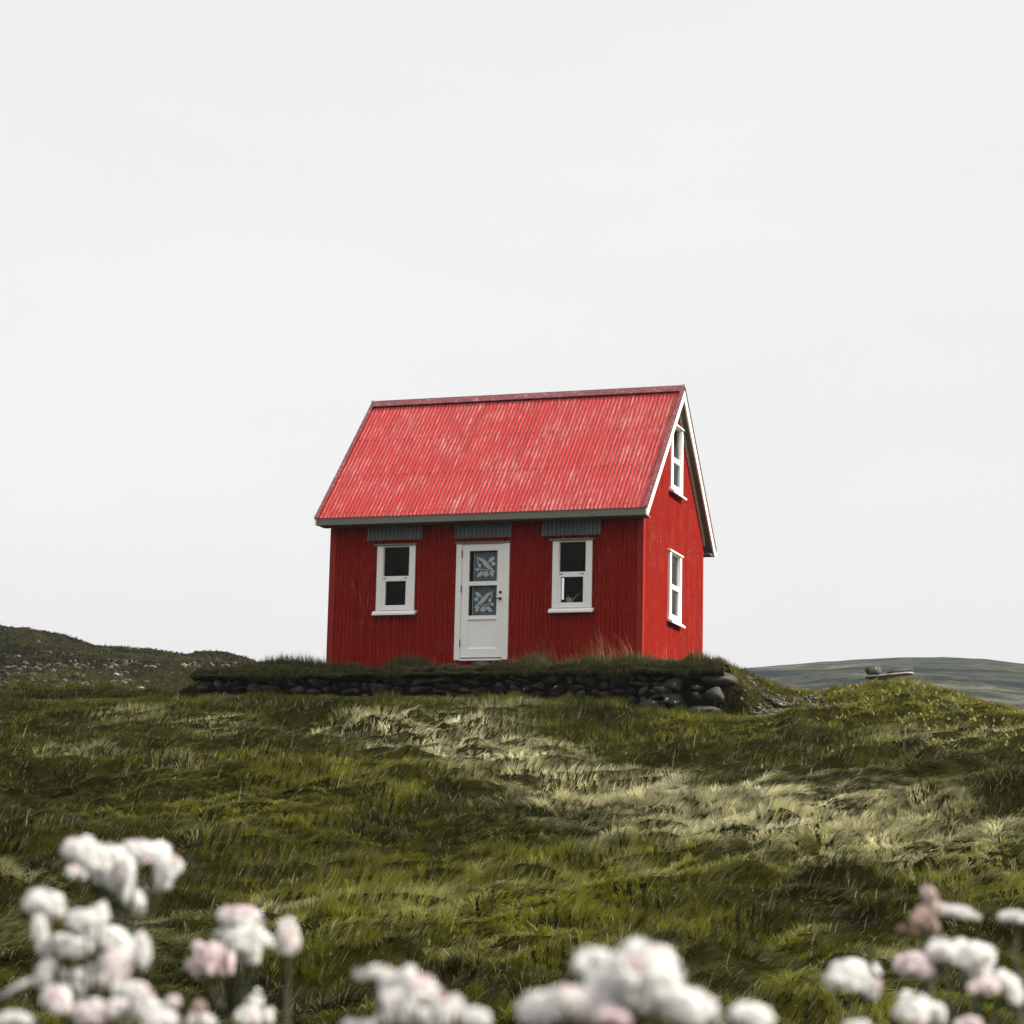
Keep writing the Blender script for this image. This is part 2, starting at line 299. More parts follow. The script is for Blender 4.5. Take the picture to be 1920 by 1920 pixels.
# ------------------------------------------------------------------ house
HOUSE = tag(empty('house', tuple(HP), YAW), 'small red corrugated iron house with steep red roof and white door on the grassy rise', 'house')
L, WD, ZE, ZF, ZR, OE, OG = 5.7176, 4.1828, 2.658, 2.532, 5.273, .393, .1825
SL = (ZR - ZE) / (WD / 2 + OE)
def zroof(y): yy = min(y, WD - y); return ZE + (yy + OE) * SL
PITCH = .0735
def corrugated(x0, x1, zlo, zhi, openings, amp=.018, seg=6, screws=(), yb=0., thick=True):
    mb = MB(); nseg = int((x1 - x0) / PITCH * seg); xs = [x0 + (x1 - x0) * i / nseg for i in range(nseg + 1)]
    cuts = sorted({o[k] for o in openings for k in (0, 1)})
    xs = sorted(set(xs) | set(cuts)); Y = lambda x: yb - amp * math.cos(2 * math.pi * x / PITCH) - amp
    for a, c in zip(xs[:-1], xs[1:]):
        if c - a < 1e-6: continue
        mid = (a + c) / 2; ops = sorted((o[2], o[3]) for o in openings if o[0] <= mid <= o[1])
        z = zlo
        spans = []
        for o0, o1 in ops: spans.append((z, o0)); z = o1
        spans.append((z, None))
        for q0, q1 in spans:
            ta = zhi(a) if q1 is None else q1; tcc = zhi(c) if q1 is None else q1
            mb.poly([(a, Y(a), q0), (c, Y(c), q0), (c, Y(c), tcc), (a, Y(a), ta)], [(0, 1, 2, 3)], 0, True)
    for zr, st in screws:
        x = x0 + .06
        while x < x1 - .04:
            if zr < zhi(x) - .05 and not any(o[0] - .14 < x < o[1] + .14 and o[2] - .12 < zr < o[3] + .1 for o in openings):
                mb.box(x - .010, x + .010, yb - .028, yb, zr - .009, zr + .009, 1)
            x += st
    return mb
wins = [(-4.829, -4.108, 1.035, 2.19), (-1.578, -.869, 1.02, 2.19)]
door = (-3.34, -2.36, .148, 2.213)
ops = [(a + .09, b - .09, c + .05, d - .03) for a, b, c, d in wins] + [(door[0] + .09, door[1] - .09, door[2], door[3] - .03)]
corrugated(-L, 0, -.3, lambda x: 2.75, ops, screws=((2.40, PITCH * 2), (1.02, PITCH * 2))).build('wall', [M['wall'], M['screw_gap']], HOUSE)
gw = [(1.664, 2.50, 1.03, 2.225), (1.70, 2.524, 3.365, 4.55)]
gops = [(a + .09, b - .09, c + .05, d - .03) for a, b, c, d in gw]
# the gable wall faces local +x: built along x and turned by 90 degrees
corrugated(0, WD, -.3, lambda y: zroof(y) - .09, gops, amp=.014, screws=((.07, .13), (.873, .13), (1.652, .13), (2.446, .13), (3.30, .13))).build('gable_wall', [M['gable'], M['screw_gap']], HOUSE, rz=math.pi / 2)
corrugated(0, WD, -.3, lambda y: zroof(y) - .09, []).build('gable_wall', [M['wall'], M['screw_gap']], HOUSE, loc=(-L, WD, 0), rz=-math.pi / 2)
# back wall with a small window whose sky shows through the room
rw = (-3.3, -2.676, 1.727, 2.16)
corrugated(0, L, -.3, lambda x: 2.75, [(-rw[1], -rw[0], rw[2], rw[3])]).build('wall', [M['wall'], M['screw_gap']], HOUSE, loc=(0, WD, 0), rz=math.pi)
# dark lining of the room
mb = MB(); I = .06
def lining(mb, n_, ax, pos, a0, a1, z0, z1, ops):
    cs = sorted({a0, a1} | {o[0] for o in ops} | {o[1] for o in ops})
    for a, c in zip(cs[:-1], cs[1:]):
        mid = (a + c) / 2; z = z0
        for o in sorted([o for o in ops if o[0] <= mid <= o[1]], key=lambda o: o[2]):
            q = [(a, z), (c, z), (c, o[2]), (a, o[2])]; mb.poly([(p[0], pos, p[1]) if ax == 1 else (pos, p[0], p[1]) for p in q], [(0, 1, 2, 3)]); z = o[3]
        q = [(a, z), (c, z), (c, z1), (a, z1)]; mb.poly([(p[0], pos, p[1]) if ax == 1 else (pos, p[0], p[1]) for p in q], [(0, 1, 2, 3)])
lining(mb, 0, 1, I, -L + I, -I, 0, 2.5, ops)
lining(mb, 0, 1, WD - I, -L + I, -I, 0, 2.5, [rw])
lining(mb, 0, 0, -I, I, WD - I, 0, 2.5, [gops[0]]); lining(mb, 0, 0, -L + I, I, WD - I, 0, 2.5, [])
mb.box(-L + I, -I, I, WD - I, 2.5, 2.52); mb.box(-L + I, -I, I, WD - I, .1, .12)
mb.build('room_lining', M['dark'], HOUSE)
mb = MB(); mb.box(-L + .05, -.05, .05, WD - .05, -.5, .1); mb.build('foundation', M['stone'], HOUSE)
# loft lining behind the upper gable window
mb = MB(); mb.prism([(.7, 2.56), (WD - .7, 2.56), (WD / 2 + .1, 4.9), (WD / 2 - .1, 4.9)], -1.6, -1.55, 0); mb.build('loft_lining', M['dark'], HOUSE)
# corner trims
for (cx0, cx1, cy0, cy1) in ((-.075, .034, -.032, .0), (.0, .034, .0, .07), (-L - .03, -L + .085, -.034, .0), (-L - .03, -L, 0, .08), (0, .03, WD - .075, WD + .03), (-.08, 0, WD, WD + .03), (-L - .03, -L, WD - .08, WD + .03)):
    mb = MB(); mb.box(cx0, cx1, cy0, cy1, -.25, 2.53 if abs(cy0) < .1 else 2.6); mb.build('corner_trim', M['trimred'] if cx0 < -.01 else M['gable'], HOUSE)
# roof: two corrugated slopes
mb = MB(); seg = 6; x0, x1 = -L - OG + .03, OG - .03; ns_ = int((x1 - x0) / PITCH * seg)
nrm = Vector((0, -SL, 1)).normalized(); amp = .0065
lvls = [0, 1.]
for side in (0, 1):
    prev = None
    for band in range(1):
        y0_, y1_ = [-OE + (WD / 2 + OE) * q for q in (lvls[band], lvls[band + 1] + 0)]
        lift0, lift1 = 0., 0.
        base = len(mb.v)
        for i in range(ns_ + 1):
            x = x0 + (x1 - x0) * i / ns_; h = amp * (1 + math.cos(2 * math.pi * x / PITCH))
            for yy, lf in ((y0_, lift0 + .003 * band), (y1_, .003 * band)):
                yl = yy - nrm.y * 0 + nrm.y * (h + lf); zl = ZE + (yy + OE) * SL + nrm.z * (h + lf)
                mb.v.append((x, yl if side == 0 else WD - yl, zl))
        for i in range(ns_):
            a = base + 2 * i; mb.f.append([a, a + 2, a + 3, a + 1]); mb.m.append(0); mb.s.append(True)
# thin under-sheet so that light cannot leak, and rows of screws
for side in (0, 1):
    P = [(-OE + .01, ZE + .004), (WD / 2, ZR - .006), (WD / 2, ZR - .03), (-OE + .01, ZE - .02)]
    if side: P = [(WD - a, b_) for a, b_ in P]
    mb.prism(P, x0 + .01, x1 - .01, 0, 2)
for row in (.035, .345, .655):
    k = 0; x = x0 + .1
    while x < x1 - .05:
        yy = -OE + (WD / 2 + OE) * row; c = Vector((x + random.uniform(-.006, .006), yy, ZE + (yy + OE) * SL)) + nrm * (2 * amp + .006)
        r = .0055
        ex = Vector((1, 0, 0)); ey = Vector((0, 1, SL)).normalized()
        mb.poly([c + ex * r * a + ey * r * b_ + nrm * h for h in (-.01, .006) for a, b_ in ((-1, -1), (1, -1), (1, 1), (-1, 1))],
                [(4, 5, 6, 7), (0, 1, 5, 4), (1, 2, 6, 5), (2, 3, 7, 6), (3, 0, 4, 7)], 1)
        k += 1; x += PITCH * (2 if k % 9 else 1)
ROOF = mb.build('roof', [M['roof'], M['screw_gap'], M['wood']], HOUSE)
# ridge cap (folded strip) and rake flashings
def slab_on_roof(ya, yb_, xa, xb, h0, h1, side=0):
    def P(y, h): return (y + nrm.y * h, ZE + (y + OE) * SL + nrm.z * h)
    q = [P(ya, h0), P(yb_, h0), P(yb_, h1), P(ya, h1)]
    if side: q = [(WD - a, b_) for a, b_ in q]
    return q
mb = MB()
for side in (0, 1): mb.prism(slab_on_roof(WD / 2 - .115, WD / 2 + .0, 0, 0, .040, .046, side), -L - OG + .06, OG - .06, 0)
mb.tube([(-L - OG + .06, WD / 2, ZR + .03), (OG - .06, WD / 2, ZR + .03)], .018, 8, 1)
x = -L - OG + .1  # row of dark blocks imitating the shaded gaps under the cap edge
while x < OG - .08:
    yy = WD / 2 - .115; c = Vector((x, yy, ZE + (yy + OE) * SL)) + nrm * .024; w_ = PITCH * random.choice([.22, .28, .34]); ey = Vector((0, 1, SL)).normalized()
    mb.poly([c + Vector((a * w_, 0, 0)) + ey * b_ + nrm * h for h in (-.012, .014) for a, b_ in ((-1, -.014), (1, -.014), (.8, .01), (-.8, .01))], [(4, 5, 6, 7), (0, 1, 5, 4), (1, 2, 6, 5), (3, 0, 4, 7)], 1)
    x += PITCH
mb.build('ridge_cap', [M['cap'], M['screw_gap']], ROOF)
for xa, xb in ((OG - .05, OG + .008), (-L - OG - .008, -L - OG + .06)):
    for side in (0, 1):
        mb = MB(); mb.prism(slab_on_roof(-OE - .01, WD / 2 + .01, 0, 0, .028, .034, side), xa, xb, 0)
        e0, e1 = ((xb - .006, xb) if xa > -1 else (xa, xa + .006))
        mb.prism(slab_on_roof(-OE - .01, WD / 2 + .01, 0, 0, -.02, .028, side), e0, e1, 0, 1)
        mb.build('rake_flashing', [M['cap'], M['screw_gap']], ROOF)
for xa in (OG - .055, -L - OG - .015):
    mb = MB(); mb.prism([(WD / 2 - .04, ZR - .0), (WD / 2 + .04, ZR), (WD / 2 + .03, ZR + .05), (WD / 2 - .03, ZR + .05)], xa, xa + .07, 0); mb.build('ridge_end_cap', M['steel'], ROOF)
# fascias, soffits, bargeboards
for side in (0, 1):
    mb = MB(); P = [(-OE + .012, ZF + .004), (-OE + .045, ZF + .004), (-OE + .045, ZE + .02), (-OE + .012, ZE - .002)]
    if side: P = [(WD - a, b_) for a, b_ in P]
    mb.prism(P, -L - OG + .035, OG - .028, 0); mb.build('fascia', M['wood'], HOUSE)
    mb = MB(); a, b_ = (-OE + .047, -.022) if side == 0 else (WD + .022, WD + OE - .047)
    mb.box(-L - OG + .03, OG - .03, min(a, b_), max(a, b_), ZF + .006, ZF + .026); mb.build('soffit', M['wood'], HOUSE)
def slopeboard(h0, h1, ya, yb_, xa, xb, side, name, m, vertical_cut=True, parent=HOUSE):
    def P(y, h): return (y, ZE + (y + OE) * SL + h / nrm.z)
    q = [P(ya, h0), P(yb_, h0), P(yb_, h1), P(ya, h1)]
    if side: q = [(WD - a, b_) for a, b_ in q]
    mb = MB(); mb.prism(q, xa, xb, 0); return mb.build(name, m, parent)
for xa, xb, sx_ in ((OG - .026, OG, 1), (-L - OG, -L - OG + .026, -1)):
    for side in (0, 1):
        dz = .155 / nrm.z; P = [(-OE, ZE + .012), (-OE, ZF + .012), (-OE + (dz - ZE + ZF + .012) / SL, ZF + .012), (WD / 2, ZR - dz), (WD / 2, ZR + .012)]
        if side: P = [(WD - a, b_) for a, b_ in P]
        mb = MB(); mb.prism(P, xa, xb, 0); mb.build('bargeboard', M['white'], HOUSE)
for side in (0, 1):
    slopeboard(-.05, -.03, -OE + .05, WD / 2, .02, OG - .028, side, 'rake_soffit', M['wood'])
    slopeboard(-.05, -.03, -OE + .05, WD / 2, -L - OG + .028, -L - .02, side, 'rake_soffit', M['wood'])
    slopeboard(-.165, -.052, .02 if side == 0 else -.12, WD / 2, .014, .034, side, 'gable_trim', M['white'])
# tin canopies
for (a, c, zb_) in ((-5.037, -3.984, 2.283), (-3.375, -2.331, 2.277), (-1.777, -.721, 2.274)):
    mb = MB(); n_ = int((c - a) / PITCH * 8)
    for i in range(n_):
        xa = a + (c - a) * i / n_; xb = a + (c - a) * (i + 1) / n_; f = lambda x: .026 * math.cos(2 * math.pi * x / PITCH)
        mb.poly([(xa, -.068 - f(xa), zb_), (xb, -.068 - f(xb), zb_), (xb, -.04 - f(xb), ZF + .02), (xa, -.04 - f(xa), ZF + .02)], [(0, 1, 2, 3)], 0, True)
        mb.poly([(xa, -.065 - f(xa), zb_), (xb, -.065 - f(xb), zb_), (xb, -.037 - f(xb), ZF + .02), (xa, -.037 - f(xa), ZF + .02)], [(0, 1, 2, 3)], 0, True)
    for i in range(3): mb.box(a + .1 + i * .42, a + .11 + i * .42, -.09, -.0, ZF - .03, ZF - .02)
    mb.build('tin_flashing', M['tin'], HOUSE)
# windows
def window(x0, x1, z0, z1, zm0, zm1, parent, loc, rz, curtain=False, inset=.122, low=.168, bot=.095):
    """casing x0..x1, z0..z1; transom between zm0 and zm1. y<0 is outwards"""
    mb = MB(); w = .112
    mb.box(x0, x0 + w, -.058, .01, z0, z1); mb.box(x1 - w, x1, -.058, .01, z0, z1)
    mb.box(x0 + w, x1 - w, -.045, .01, z1 - .028, z1 - .002)                      # top rail
    mb.box(x0 + w, x0 + inset, -.035, .02, zm1, z1 - .028); mb.box(x1 - inset, x1 - w, -.035, .02, zm1, z1 - .028)
    mb.box(x0 + w, x1 - w, -.048, .015, zm0, zm1)                                  # transom
    mb.box(x0 + w, x0 + low, -.050, .015, z0 + bot, zm0); mb.box(x1 - low, x1 - w, -.050, .015, z0 + bot, zm0)
    mb.box(x0 + w, x1 - w, -.050, .015, z0 + .004, z0 + bot)
    o = mb.build('window', M['white'], parent, loc, rz, bevel=.003)
    mb = MB(); mb.box(x0 + inset, x1 - inset, -.006, .0, zm1, z1 - .028); mb.build('pane', M['glass'], o)
    mb = MB(); mb.box(x0 + low, x1 - low, -.018, -.012, z0 + bot, zm0); mb.build('pane', M['glass'], o)
    mb = MB(); mb.prism([(.0, z0 + .002), (-.062, z0 - .006), (-.125, z0 - .052), (-.125, z0 - .088), (-.11, z0 - .088), (.0, z0 - .04)], x0 - .045, x1 + .04, 0); mb.build('window_sill', M['white'], o, bevel=.004)
    mb = MB(); mb.prism([(.0, z1 + .001), (-.085, z1 - .004), (-.085, z1 + .028), (.0, z1 + .042)], x0 - .06, x1 + .03, 0); mb.build('head_trim', M['wood'] if rz == 0 else M['white'], o, bevel=.003)
    zz = zm0 + .045
    for c in (x0 + .155, x1 - .175): mb = MB(); mb.box(c - .03, c + .03, -.053, -.046, zz, zz + .012); mb.build('hinge', M['black'], o)
    if curtain:
        for k, (a, c) in enumerate(((x0 + .1, x0 + .42), (x1 - .36, x1 - .1))):
            mb = MB(); nn_ = 24
            for i in range(nn_):
                p0 = a + (c - a) * i / nn_; p1 = a + (c - a) * (i + 1) / nn_; g = lambda x: .10 + .012 * math.sin(x * 95)
                mb.poly([(p0, g(p0), z0 + .06), (p1, g(p1), z0 + .06), (p1, g(p1), z1 - .03), (p0, g(p0), z1 - .03)], [(0, 1, 2, 3)], 0, True)
            mb.build('curtain', M['curtain'], o)
    return o
window(*wins[0], 1.556, 1.645, HOUSE, (0, 0, 0), 0)
window(*wins[1], 1.556, 1.645, HOUSE, (0, 0, 0), 0, low=.155)
window(*gw[0], 1.575, 1.66, HOUSE, (0, 0, 0), math.pi / 2, curtain=True)
window(*gw[1], 3.875, 3.965, HOUSE, (0, 0, 0), math.pi / 2, curtain=True)
mb = MB(); mb.box(2.676, 2.73, -.03, .02, 1.66, 2.2)
mb.box(3.30, 3.36, -.03, .02, 1.66, 2.2); mb.box(2.73, 3.30, -.03, .02, 2.16, 2.2)
mb.build('window', M['white'], HOUSE, (-.06 + .0, WD, 0), math.pi) if 0 else None
mb = MB(); mb.box(rw[0] - .08, rw[0], WD - .02, WD + .06, rw[2] - .08, rw[3] + .08); mb.box(rw[1], rw[1] + .08, WD - .02, WD + .06, rw[2] - .08, rw[3] + .08)
mb.box(rw[0], rw[1], WD - .02, WD + .06, rw[3], rw[3] + .08); mb.box(rw[0], rw[1], WD - .02, WD + .06, rw[2] - .08, rw[2]); bw = mb.build('window', M['white'], HOUSE)
# door
x0, x1, z0, z1 = door
mb = MB(); mb.box(x0, x0 + .105, -.06, .01, z0, z1 - .03); mb.box(x1 - .105, x1, -.06, .01, z0, z1 - .03); mb.box(x0 + .105, x1 - .105, -.058, .01, z1 - .036, z1 - .03)
mb.build('door_frame', M['white'], HOUSE, bevel=.003)
fo = [o for o in HOUSE.children if o.name.startswith('door_frame')][0]
mb = MB(); mb.prism([(.0, z1 - .029), (-.085, z1 - .029), (-.085, z1 - .004), (.0, z1 + .01)], x0 - .012, x1 + .02, 0); mb.build('head_trim', M['wood'], fo)
mb = MB(); mb.prism([(.0, z0 + .03), (-.075, z0 + .02), (-.075, z0 - .012), (.0, z0 - .012)], x0 + .105, x1 - .105, 0); mb.build('threshold', M['white'], fo)
dx0, dx1, dz0, dz1 = x0 + .110, x1 - .110, z0 + .045, z1 - .042
pa = (-3.100, -2.580, 1.516, 2.055); pb = (-3.096, -2.580, .920, 1.444); pc = (-3.09, -2.582, .345, .850)
mb = MB(); Yf, Yb = -.046, .0
mb.box(dx0, pa[0], Yf, Yb, dz0, dz1); mb.box(pa[1], dx1, Yf, Yb, dz0, dz1)
mb.box(pa[0], pa[1], Yf, Yb, pa[3], dz1); mb.box(pa[0], pa[1], Yf - .002, Yb, pb[3], pa[2]); mb.box(pa[0], pa[1], Yf, Yb, pc[3], pb[2]); mb.box(pa[0], pa[1], Yf, Yb, dz0, pc[2] - .01)
mb.box(pa[0], pa[1], Yf + .016, Yb, pc[2] - .01, pc[3])
mb.box(pa[0], pa[1], Yf - .008, Yf - .001, pc[3] - .001, pc[3] + .02)
mb.prism([(Yf + .016, pc[2] + .02), (Yf - .003, pc[2] - .008), (Yf + .01, pc[2] - .02)], pa[0], pa[1], 0)
DOOR = mb.build('door', M['white'], HOUSE)
for p in (pa, pb):
    mb = MB(); mb.box(p[0] + .001, p[1] - .001, -.018, -.012, p[2], p[3]); mb.build('pane', M['glass'], DOOR)
mb = MB()
mb.tube([(-2.513, -.046, 1.207), (-2.513, -.062, 1.207)], .026, 12); mb.tube([(-2.513, -.06, 1.207), (-2.513, -.095, 1.207), (-2.53, -.10, 1.208), (-2.63, -.10, 1.205)], [.011, .011, .010, .009], 8); mb.build('handle', M['black'], DOOR)
mb = MB(); mb.tube([(-2.513, -.046, 1.318), (-2.513, -.06, 1.318)], .026, 12); mb.build('lock', M['black'], DOOR)
for z in (2.0, 1.385, .44):
    mb = MB(); mb.tube([(dx0 - .003, -.062, z - .065), (dx0 - .003, -.062, z + .065)], .008, 8); mb.build('hinge', M['black'], DOOR)
# lace curtains with a bird among oak leaves, the lower one mirrored
def ell(cx, cz, a, b_, r, k=18):
    return [(cx + a * math.cos(t) * math.cos(r) - b_ * math.sin(t) * math.sin(r), cz + a * math.cos(t) * math.sin(r) + b_ * math.sin(t) * math.cos(r)) for t in [2 * math.pi * i / k for i in range(k)]]
def lobed(cx, cz, a, b_, r, lobes=7):
    pts = []
    for i in range(42):
        t = 2 * math.pi * i / 42; k = 1 - .28 * abs(math.sin(lobes * t / 2)); x = a * math.cos(t) * k; z = b_ * math.sin(t) * k
        pts.append((cx + x * math.cos(r) - z * math.sin(r), cz + x * math.sin(r) + z * math.cos(r)))
    return pts
def lace(p, flip, gx0, gx1):
    cx, cz = (p[0] + p[1]) / 2 + .012, (p[2] + p[3]) / 2 - (.0 if not flip else .01)
    base = MB(); n_ = 30; za, zb_ = p[2] + .004, p[3] - (.02 if flip == 0 else .006)
    for i in range(n_):
        a = gx0 + (gx1 - gx0) * i / n_; c = gx0 + (gx1 - gx0) * (i + 1) / n_; g = lambda x: .03 + .003 * math.sin(x * 60)
        base.poly([(a, g(a), za), (c, g(c), za), (c, g(c), zb_), (a, g(a), zb_)], [(0, 1, 2, 3)], 0, True)
    base.box(gx0, gx1, .022, .026, za, za + .008, 1); base.box(gx0, gx0 + .006, .022, .026, za, zb_, 1); base.box(gx1 - .006, gx1, .022, .026, za, zb_, 1)
    S = -1 if flip else 1; k = [0]
    def sh(pts, y=.018):
        k[0] += 1; y = y - k[0] * .0006
        q = [(cx + S * a * 1.2, b_ * 1.18 + cz) for a, b_ in pts]; base.prism(q, y, y + .0004, 1, 1)
    sh(ell(.01, .035, .1, .034, -.85)); sh(ell(-.055, .105, .026, .024, 0)); sh([(-.105, .112), (-.07, .125), (-.07, .1)])
    sh([(.04, .0), (.075, .01), (.155, -.085), (.13, -.095), (.115, -.08)])
    sh(lobed(.095, .1, .07, .036, .7)); sh(lobed(.125, .035, .04, .036, .2, 5)); sh(lobed(-.075, -.115, .07, .034, .75)); sh(lobed(.015, -.115, .055, .05, -.3, 5)); sh(lobed(.105, -.11, .06, .03, 2.0))
    sh(ell(-.12, -.045, .026, .026, 0)); sh(ell(-.085, .015, .024, .034, .2))
    sh([(-.125, .04), (-.11, .045), (-.095, .11), (-.13, .155), (-.138, .15), (-.112, .105)]); sh([(-.112, .11), (-.1, .105), (-.075, .145), (-.083, .15)])
    sh([(-.1, -.03), (.06, -.055), (.06, -.065), (-.1, -.045)])
    base.build('lace_curtain', [M['sheer'], M['lace']], DOOR)
lace(pa, 0, -3.035, -2.61); lace(pb, 1, -3.05, -2.605)
# watering can on the sill inside the right window
mb = MB(); cx, cy, cz = -1.325, .13, 1.118
mb.tube([(cx, cy, cz), (cx, cy, cz + .004), (cx, cy, cz + .085), (cx, cy, cz + .1), (cx, cy, cz + .1)], [.045, .052, .056, .05, .04], 16)
mb.tube([(cx + .045, cy, cz + .03), (cx + .08, cy, cz + .07), (cx + .13, cy, cz + .14), (cx + .19, cy, cz + .17)], [.010, .008, .006, .004], 8)
mb.tube([(cx - .05, cy, cz + .03), (cx - .06, cy, cz + .08), (cx - .045, cy, cz + .13), (cx - .015, cy, cz + .14), (cx, cy, cz + .1)], .004, 6)
o = mb.build('watering_can', M['ceramic']); o.matrix_world = Matrix.Translation(Vector(HP)) @ Matrix.Rotation(YAW, 4, 'Z')
tag(o, 'small pale watering can with thin spout on the sill behind the right front window', 'watering can')
mb = MB(); mb.box(-1.5, -.95, .062, .25, 1.09, 1.116); mb.build('inner_sill', M['white'], HOUSE)

# ------------------------------------------------------------------ stones
def cuts_(seed):
    r_ = random.Random(seed * 13 + 5); return [(Vector((r_.uniform(-1, 1), r_.uniform(-1, .3), r_.uniform(-1, 1))).normalized(), r_.uniform(.52, .78)) for _ in range(11)]
def stone_into(mb, c, a, b_, h, seed, mi=0, rough=.12, boxy=.5, cuts=True):
    bm = bmesh.new(); bmesh.ops.create_icosphere(bm, subdivisions=3, radius=1.)
    base = len(mb.v)
    for v in bm.verts:
        p = v.co.copy(); q = Vector([math.copysign(abs(t) ** boxy, t) for t in p]); q = q * (1 / max(1e-6, (abs(q.x) ** 3 + abs(q.y) ** 3 + abs(q.z) ** 3) ** (1 / 3)))
        nz = mnoise.noise(p * 1.4 + Vector((seed * 3.7, seed * 1.3, 0))) * rough * 2 + mnoise.noise(p * 4 + Vector((seed, 0, seed))) * rough * .7 + mnoise.noise(p * 9 + Vector((seed, 0, seed))) * rough * .35
        for pl in (cuts_(seed) if cuts else ()):
            dd = q.normalized().dot(pl[0]) * q.length
            if dd > pl[1]: q = q - pl[0] * (dd - pl[1]) * .93
        q = q * (1 + nz)
        rot = Matrix.Rotation(math.sin(seed * 7.7) * .18, 3, 'Y'); q = Vector((q.x * a, q.y * b_, q.z * h)); q = rot @ q
        mb.v.append(tuple(q + Vector(c)))
    for f in bm.faces: mb.f.append([base + v.index for v in f.verts]); mb.m.append(mi); mb.s.append(True)
    bm.free()
def inhouse(o): o.matrix_world = Matrix.Translation(Vector(HP)) @ Matrix.Rotation(YAW, 4, 'Z'); return o
SW = tag(empty('stone_wall', tuple(HP), YAW), 'low dry stone retaining wall of dark basalt with turf on top, in front of the red house', 'wall')
mb = MB(); sd_ = 1; rs = random.Random(5)
corner = []
for lx0, lx1 in ((-7.55, .78),):
    # columns of stacked stones with uneven courses
    x = lx0
    while x < lx1:
        w = rs.uniform(.15, .46); w = min(w, lx1 - x + .1)
        zb_ = float(zbase(x + w / 2)) - HP[2] - .08; zt = -.20 + .04 * math.sin(x * 2.3) - .05 * rs.random(); z = zb_
        while z < zt - .05:
            h = rs.uniform(.07, .20)
            if zt - z - h < .09: h = zt - z
            if w > .36 and rs.random() < .45:
                k = rs.uniform(.35, .65)
                for (a0, a1) in ((x, x + w * k), (x + w * k, x + w)):
                    stone_into(mb, ((a0 + a1) / 2, WL + .14 + rs.uniform(-.05, .05), z + h / 2), (a1 - a0) / 2 * 1.0, .17, h / 2 * 1.02, sd_); sd_ += 1
            else:
                stone_into(mb, (x + w / 2 + rs.uniform(-.04, .04), WL + .14 + rs.uniform(-.06, .05), z + h / 2), w / 2 * 1.03, .19, h / 2 * 1.02, sd_); sd_ += 1
            z += h * .97
        x += w * .96
mb.build('stonework', M['stone'], SW)
# big corner boulders at the right end
cb = [((1.62, -1.34, -.345), (.37, .26, .135), 'stone', .45), ((1.62, -1.42, -.60), (.22, .24, .115), 'stone', .6), ((1.33, -1.40, -.61), (.11, .2, .10), 'stone', .6), ((1.34, -1.4, -.49), (.13, .2, .045), 'stone', .7),
      ((.98, -1.42, -.70), (.26, .26, .165), 'lichen', .75), ((.95, -1.36, -.42), (.25, .26, .14), 'stone', .6), ((1.38, -1.45, -.86), (.38, .26, .11), 'stone', .5), ((.75, -1.38, -.52), (.2, .22, .10), 'stone', .6), ((1.27, -1.38, -.27), (.22, .2, .06), 'stone', .6), ((.62, -1.42, -.75), (.2, .22, .12), 'stone', .7)]
for i, (c, d, mn, bx_) in enumerate(cb):
    mb = MB(); stone_into(mb, (0, 0, 0), d[0], d[1], d[2], 90 + i, boxy=bx_, rough=.08); o = mb.build('corner_stone', M[mn], SW, loc=c)
    if mn == 'lichen' and i == 4: o['label'] = 'black boulder spotted with white lichen'
mb = MB(); mb.box(-7.4, 1.6, WL + .14, WL + .3, -1.3, -.24); mb.build('wall_core', M['soil'], SW)
# turf cap: lumpy sod along the top
nxs = 240; mb = MB(); base = 0; prof = [(.10, -.02), (-.05, .04), (-.05, .09), (.06, .15), (.22, .17), (.45, .12), (.6, .0)]
for i in range(nxs + 1):
    x = -7.6 + (1.8 + 7.6) * i / nxs; bmp = .10 * (mnoise.noise(Vector((x * 1.7, 3, 0))) + .8 * mnoise.noise(Vector((x * 5, 9, 0))))
    for a, h in prof: mb.v.append((x, WL + a - .05 + .04 * mnoise.noise(Vector((x * 4, h * 9, 1))), -.29 + h * (1 + bmp * 3) + bmp * .7))
k = len(prof)
for i in range(nxs):
    for j in range(k - 1): a = i * k + j; mb.f.append([a, a + 1, a + k + 1, a + k]); mb.m.append(0); mb.s.append(True)
mb.build('turf_cap', M['soil'], SW)
mb = MB(); stone_into(mb, (0, 0, 0), .22, .16, .09, 55, boxy=.6); o = mb.build('doorstep', M['stone'], None, loc=tuple(toworld(-2.68, -.42, .0)), rz=YAW)
tag(o, 'dark flat stone lying in the grass below the white door', 'stone')
# slab with two boulders on the mound to the right
def tz(u, Y): p = at(u, 1280, Y); return p[0], Y, float(terrain(p[0], Y))
x, y, z = tz(1668, 46.2); zs = zpx(1668, 1267, 46.2)
mb = MB(); stone_into(mb, (0, 0, 0), .52, .35, .03, 66, boxy=.35, rough=.05, cuts=False); stone_into(mb, (-.05, .02, -.06), .42, .3, .05, 67, boxy=.4)
o = mb.build('stone_slab', M['white_rock'], None, loc=(x, y, zs)); tag(o, 'thin pale stone slab lying on top of the green mound right of the house', 'stone')
mb = MB(); stone_into(mb, (0, 0, 0), .17, .15, .09, 71, boxy=.45, cuts=False); o = mb.build('boulder', M['stone'], None, loc=(x - .33, y, zs + .10)); tag(o, 'squarish grey boulder on the left end of the flat slab', 'boulder')
mb = MB(); stone_into(mb, (0, 0, 0), .25, .16, .06, 74, boxy=.7, cuts=False); o = mb.build('boulder', M['stone'], None, loc=(x + .22, y, zs + .08)); tag(o, 'low dark boulder on the right end of the flat slab', 'boulder')

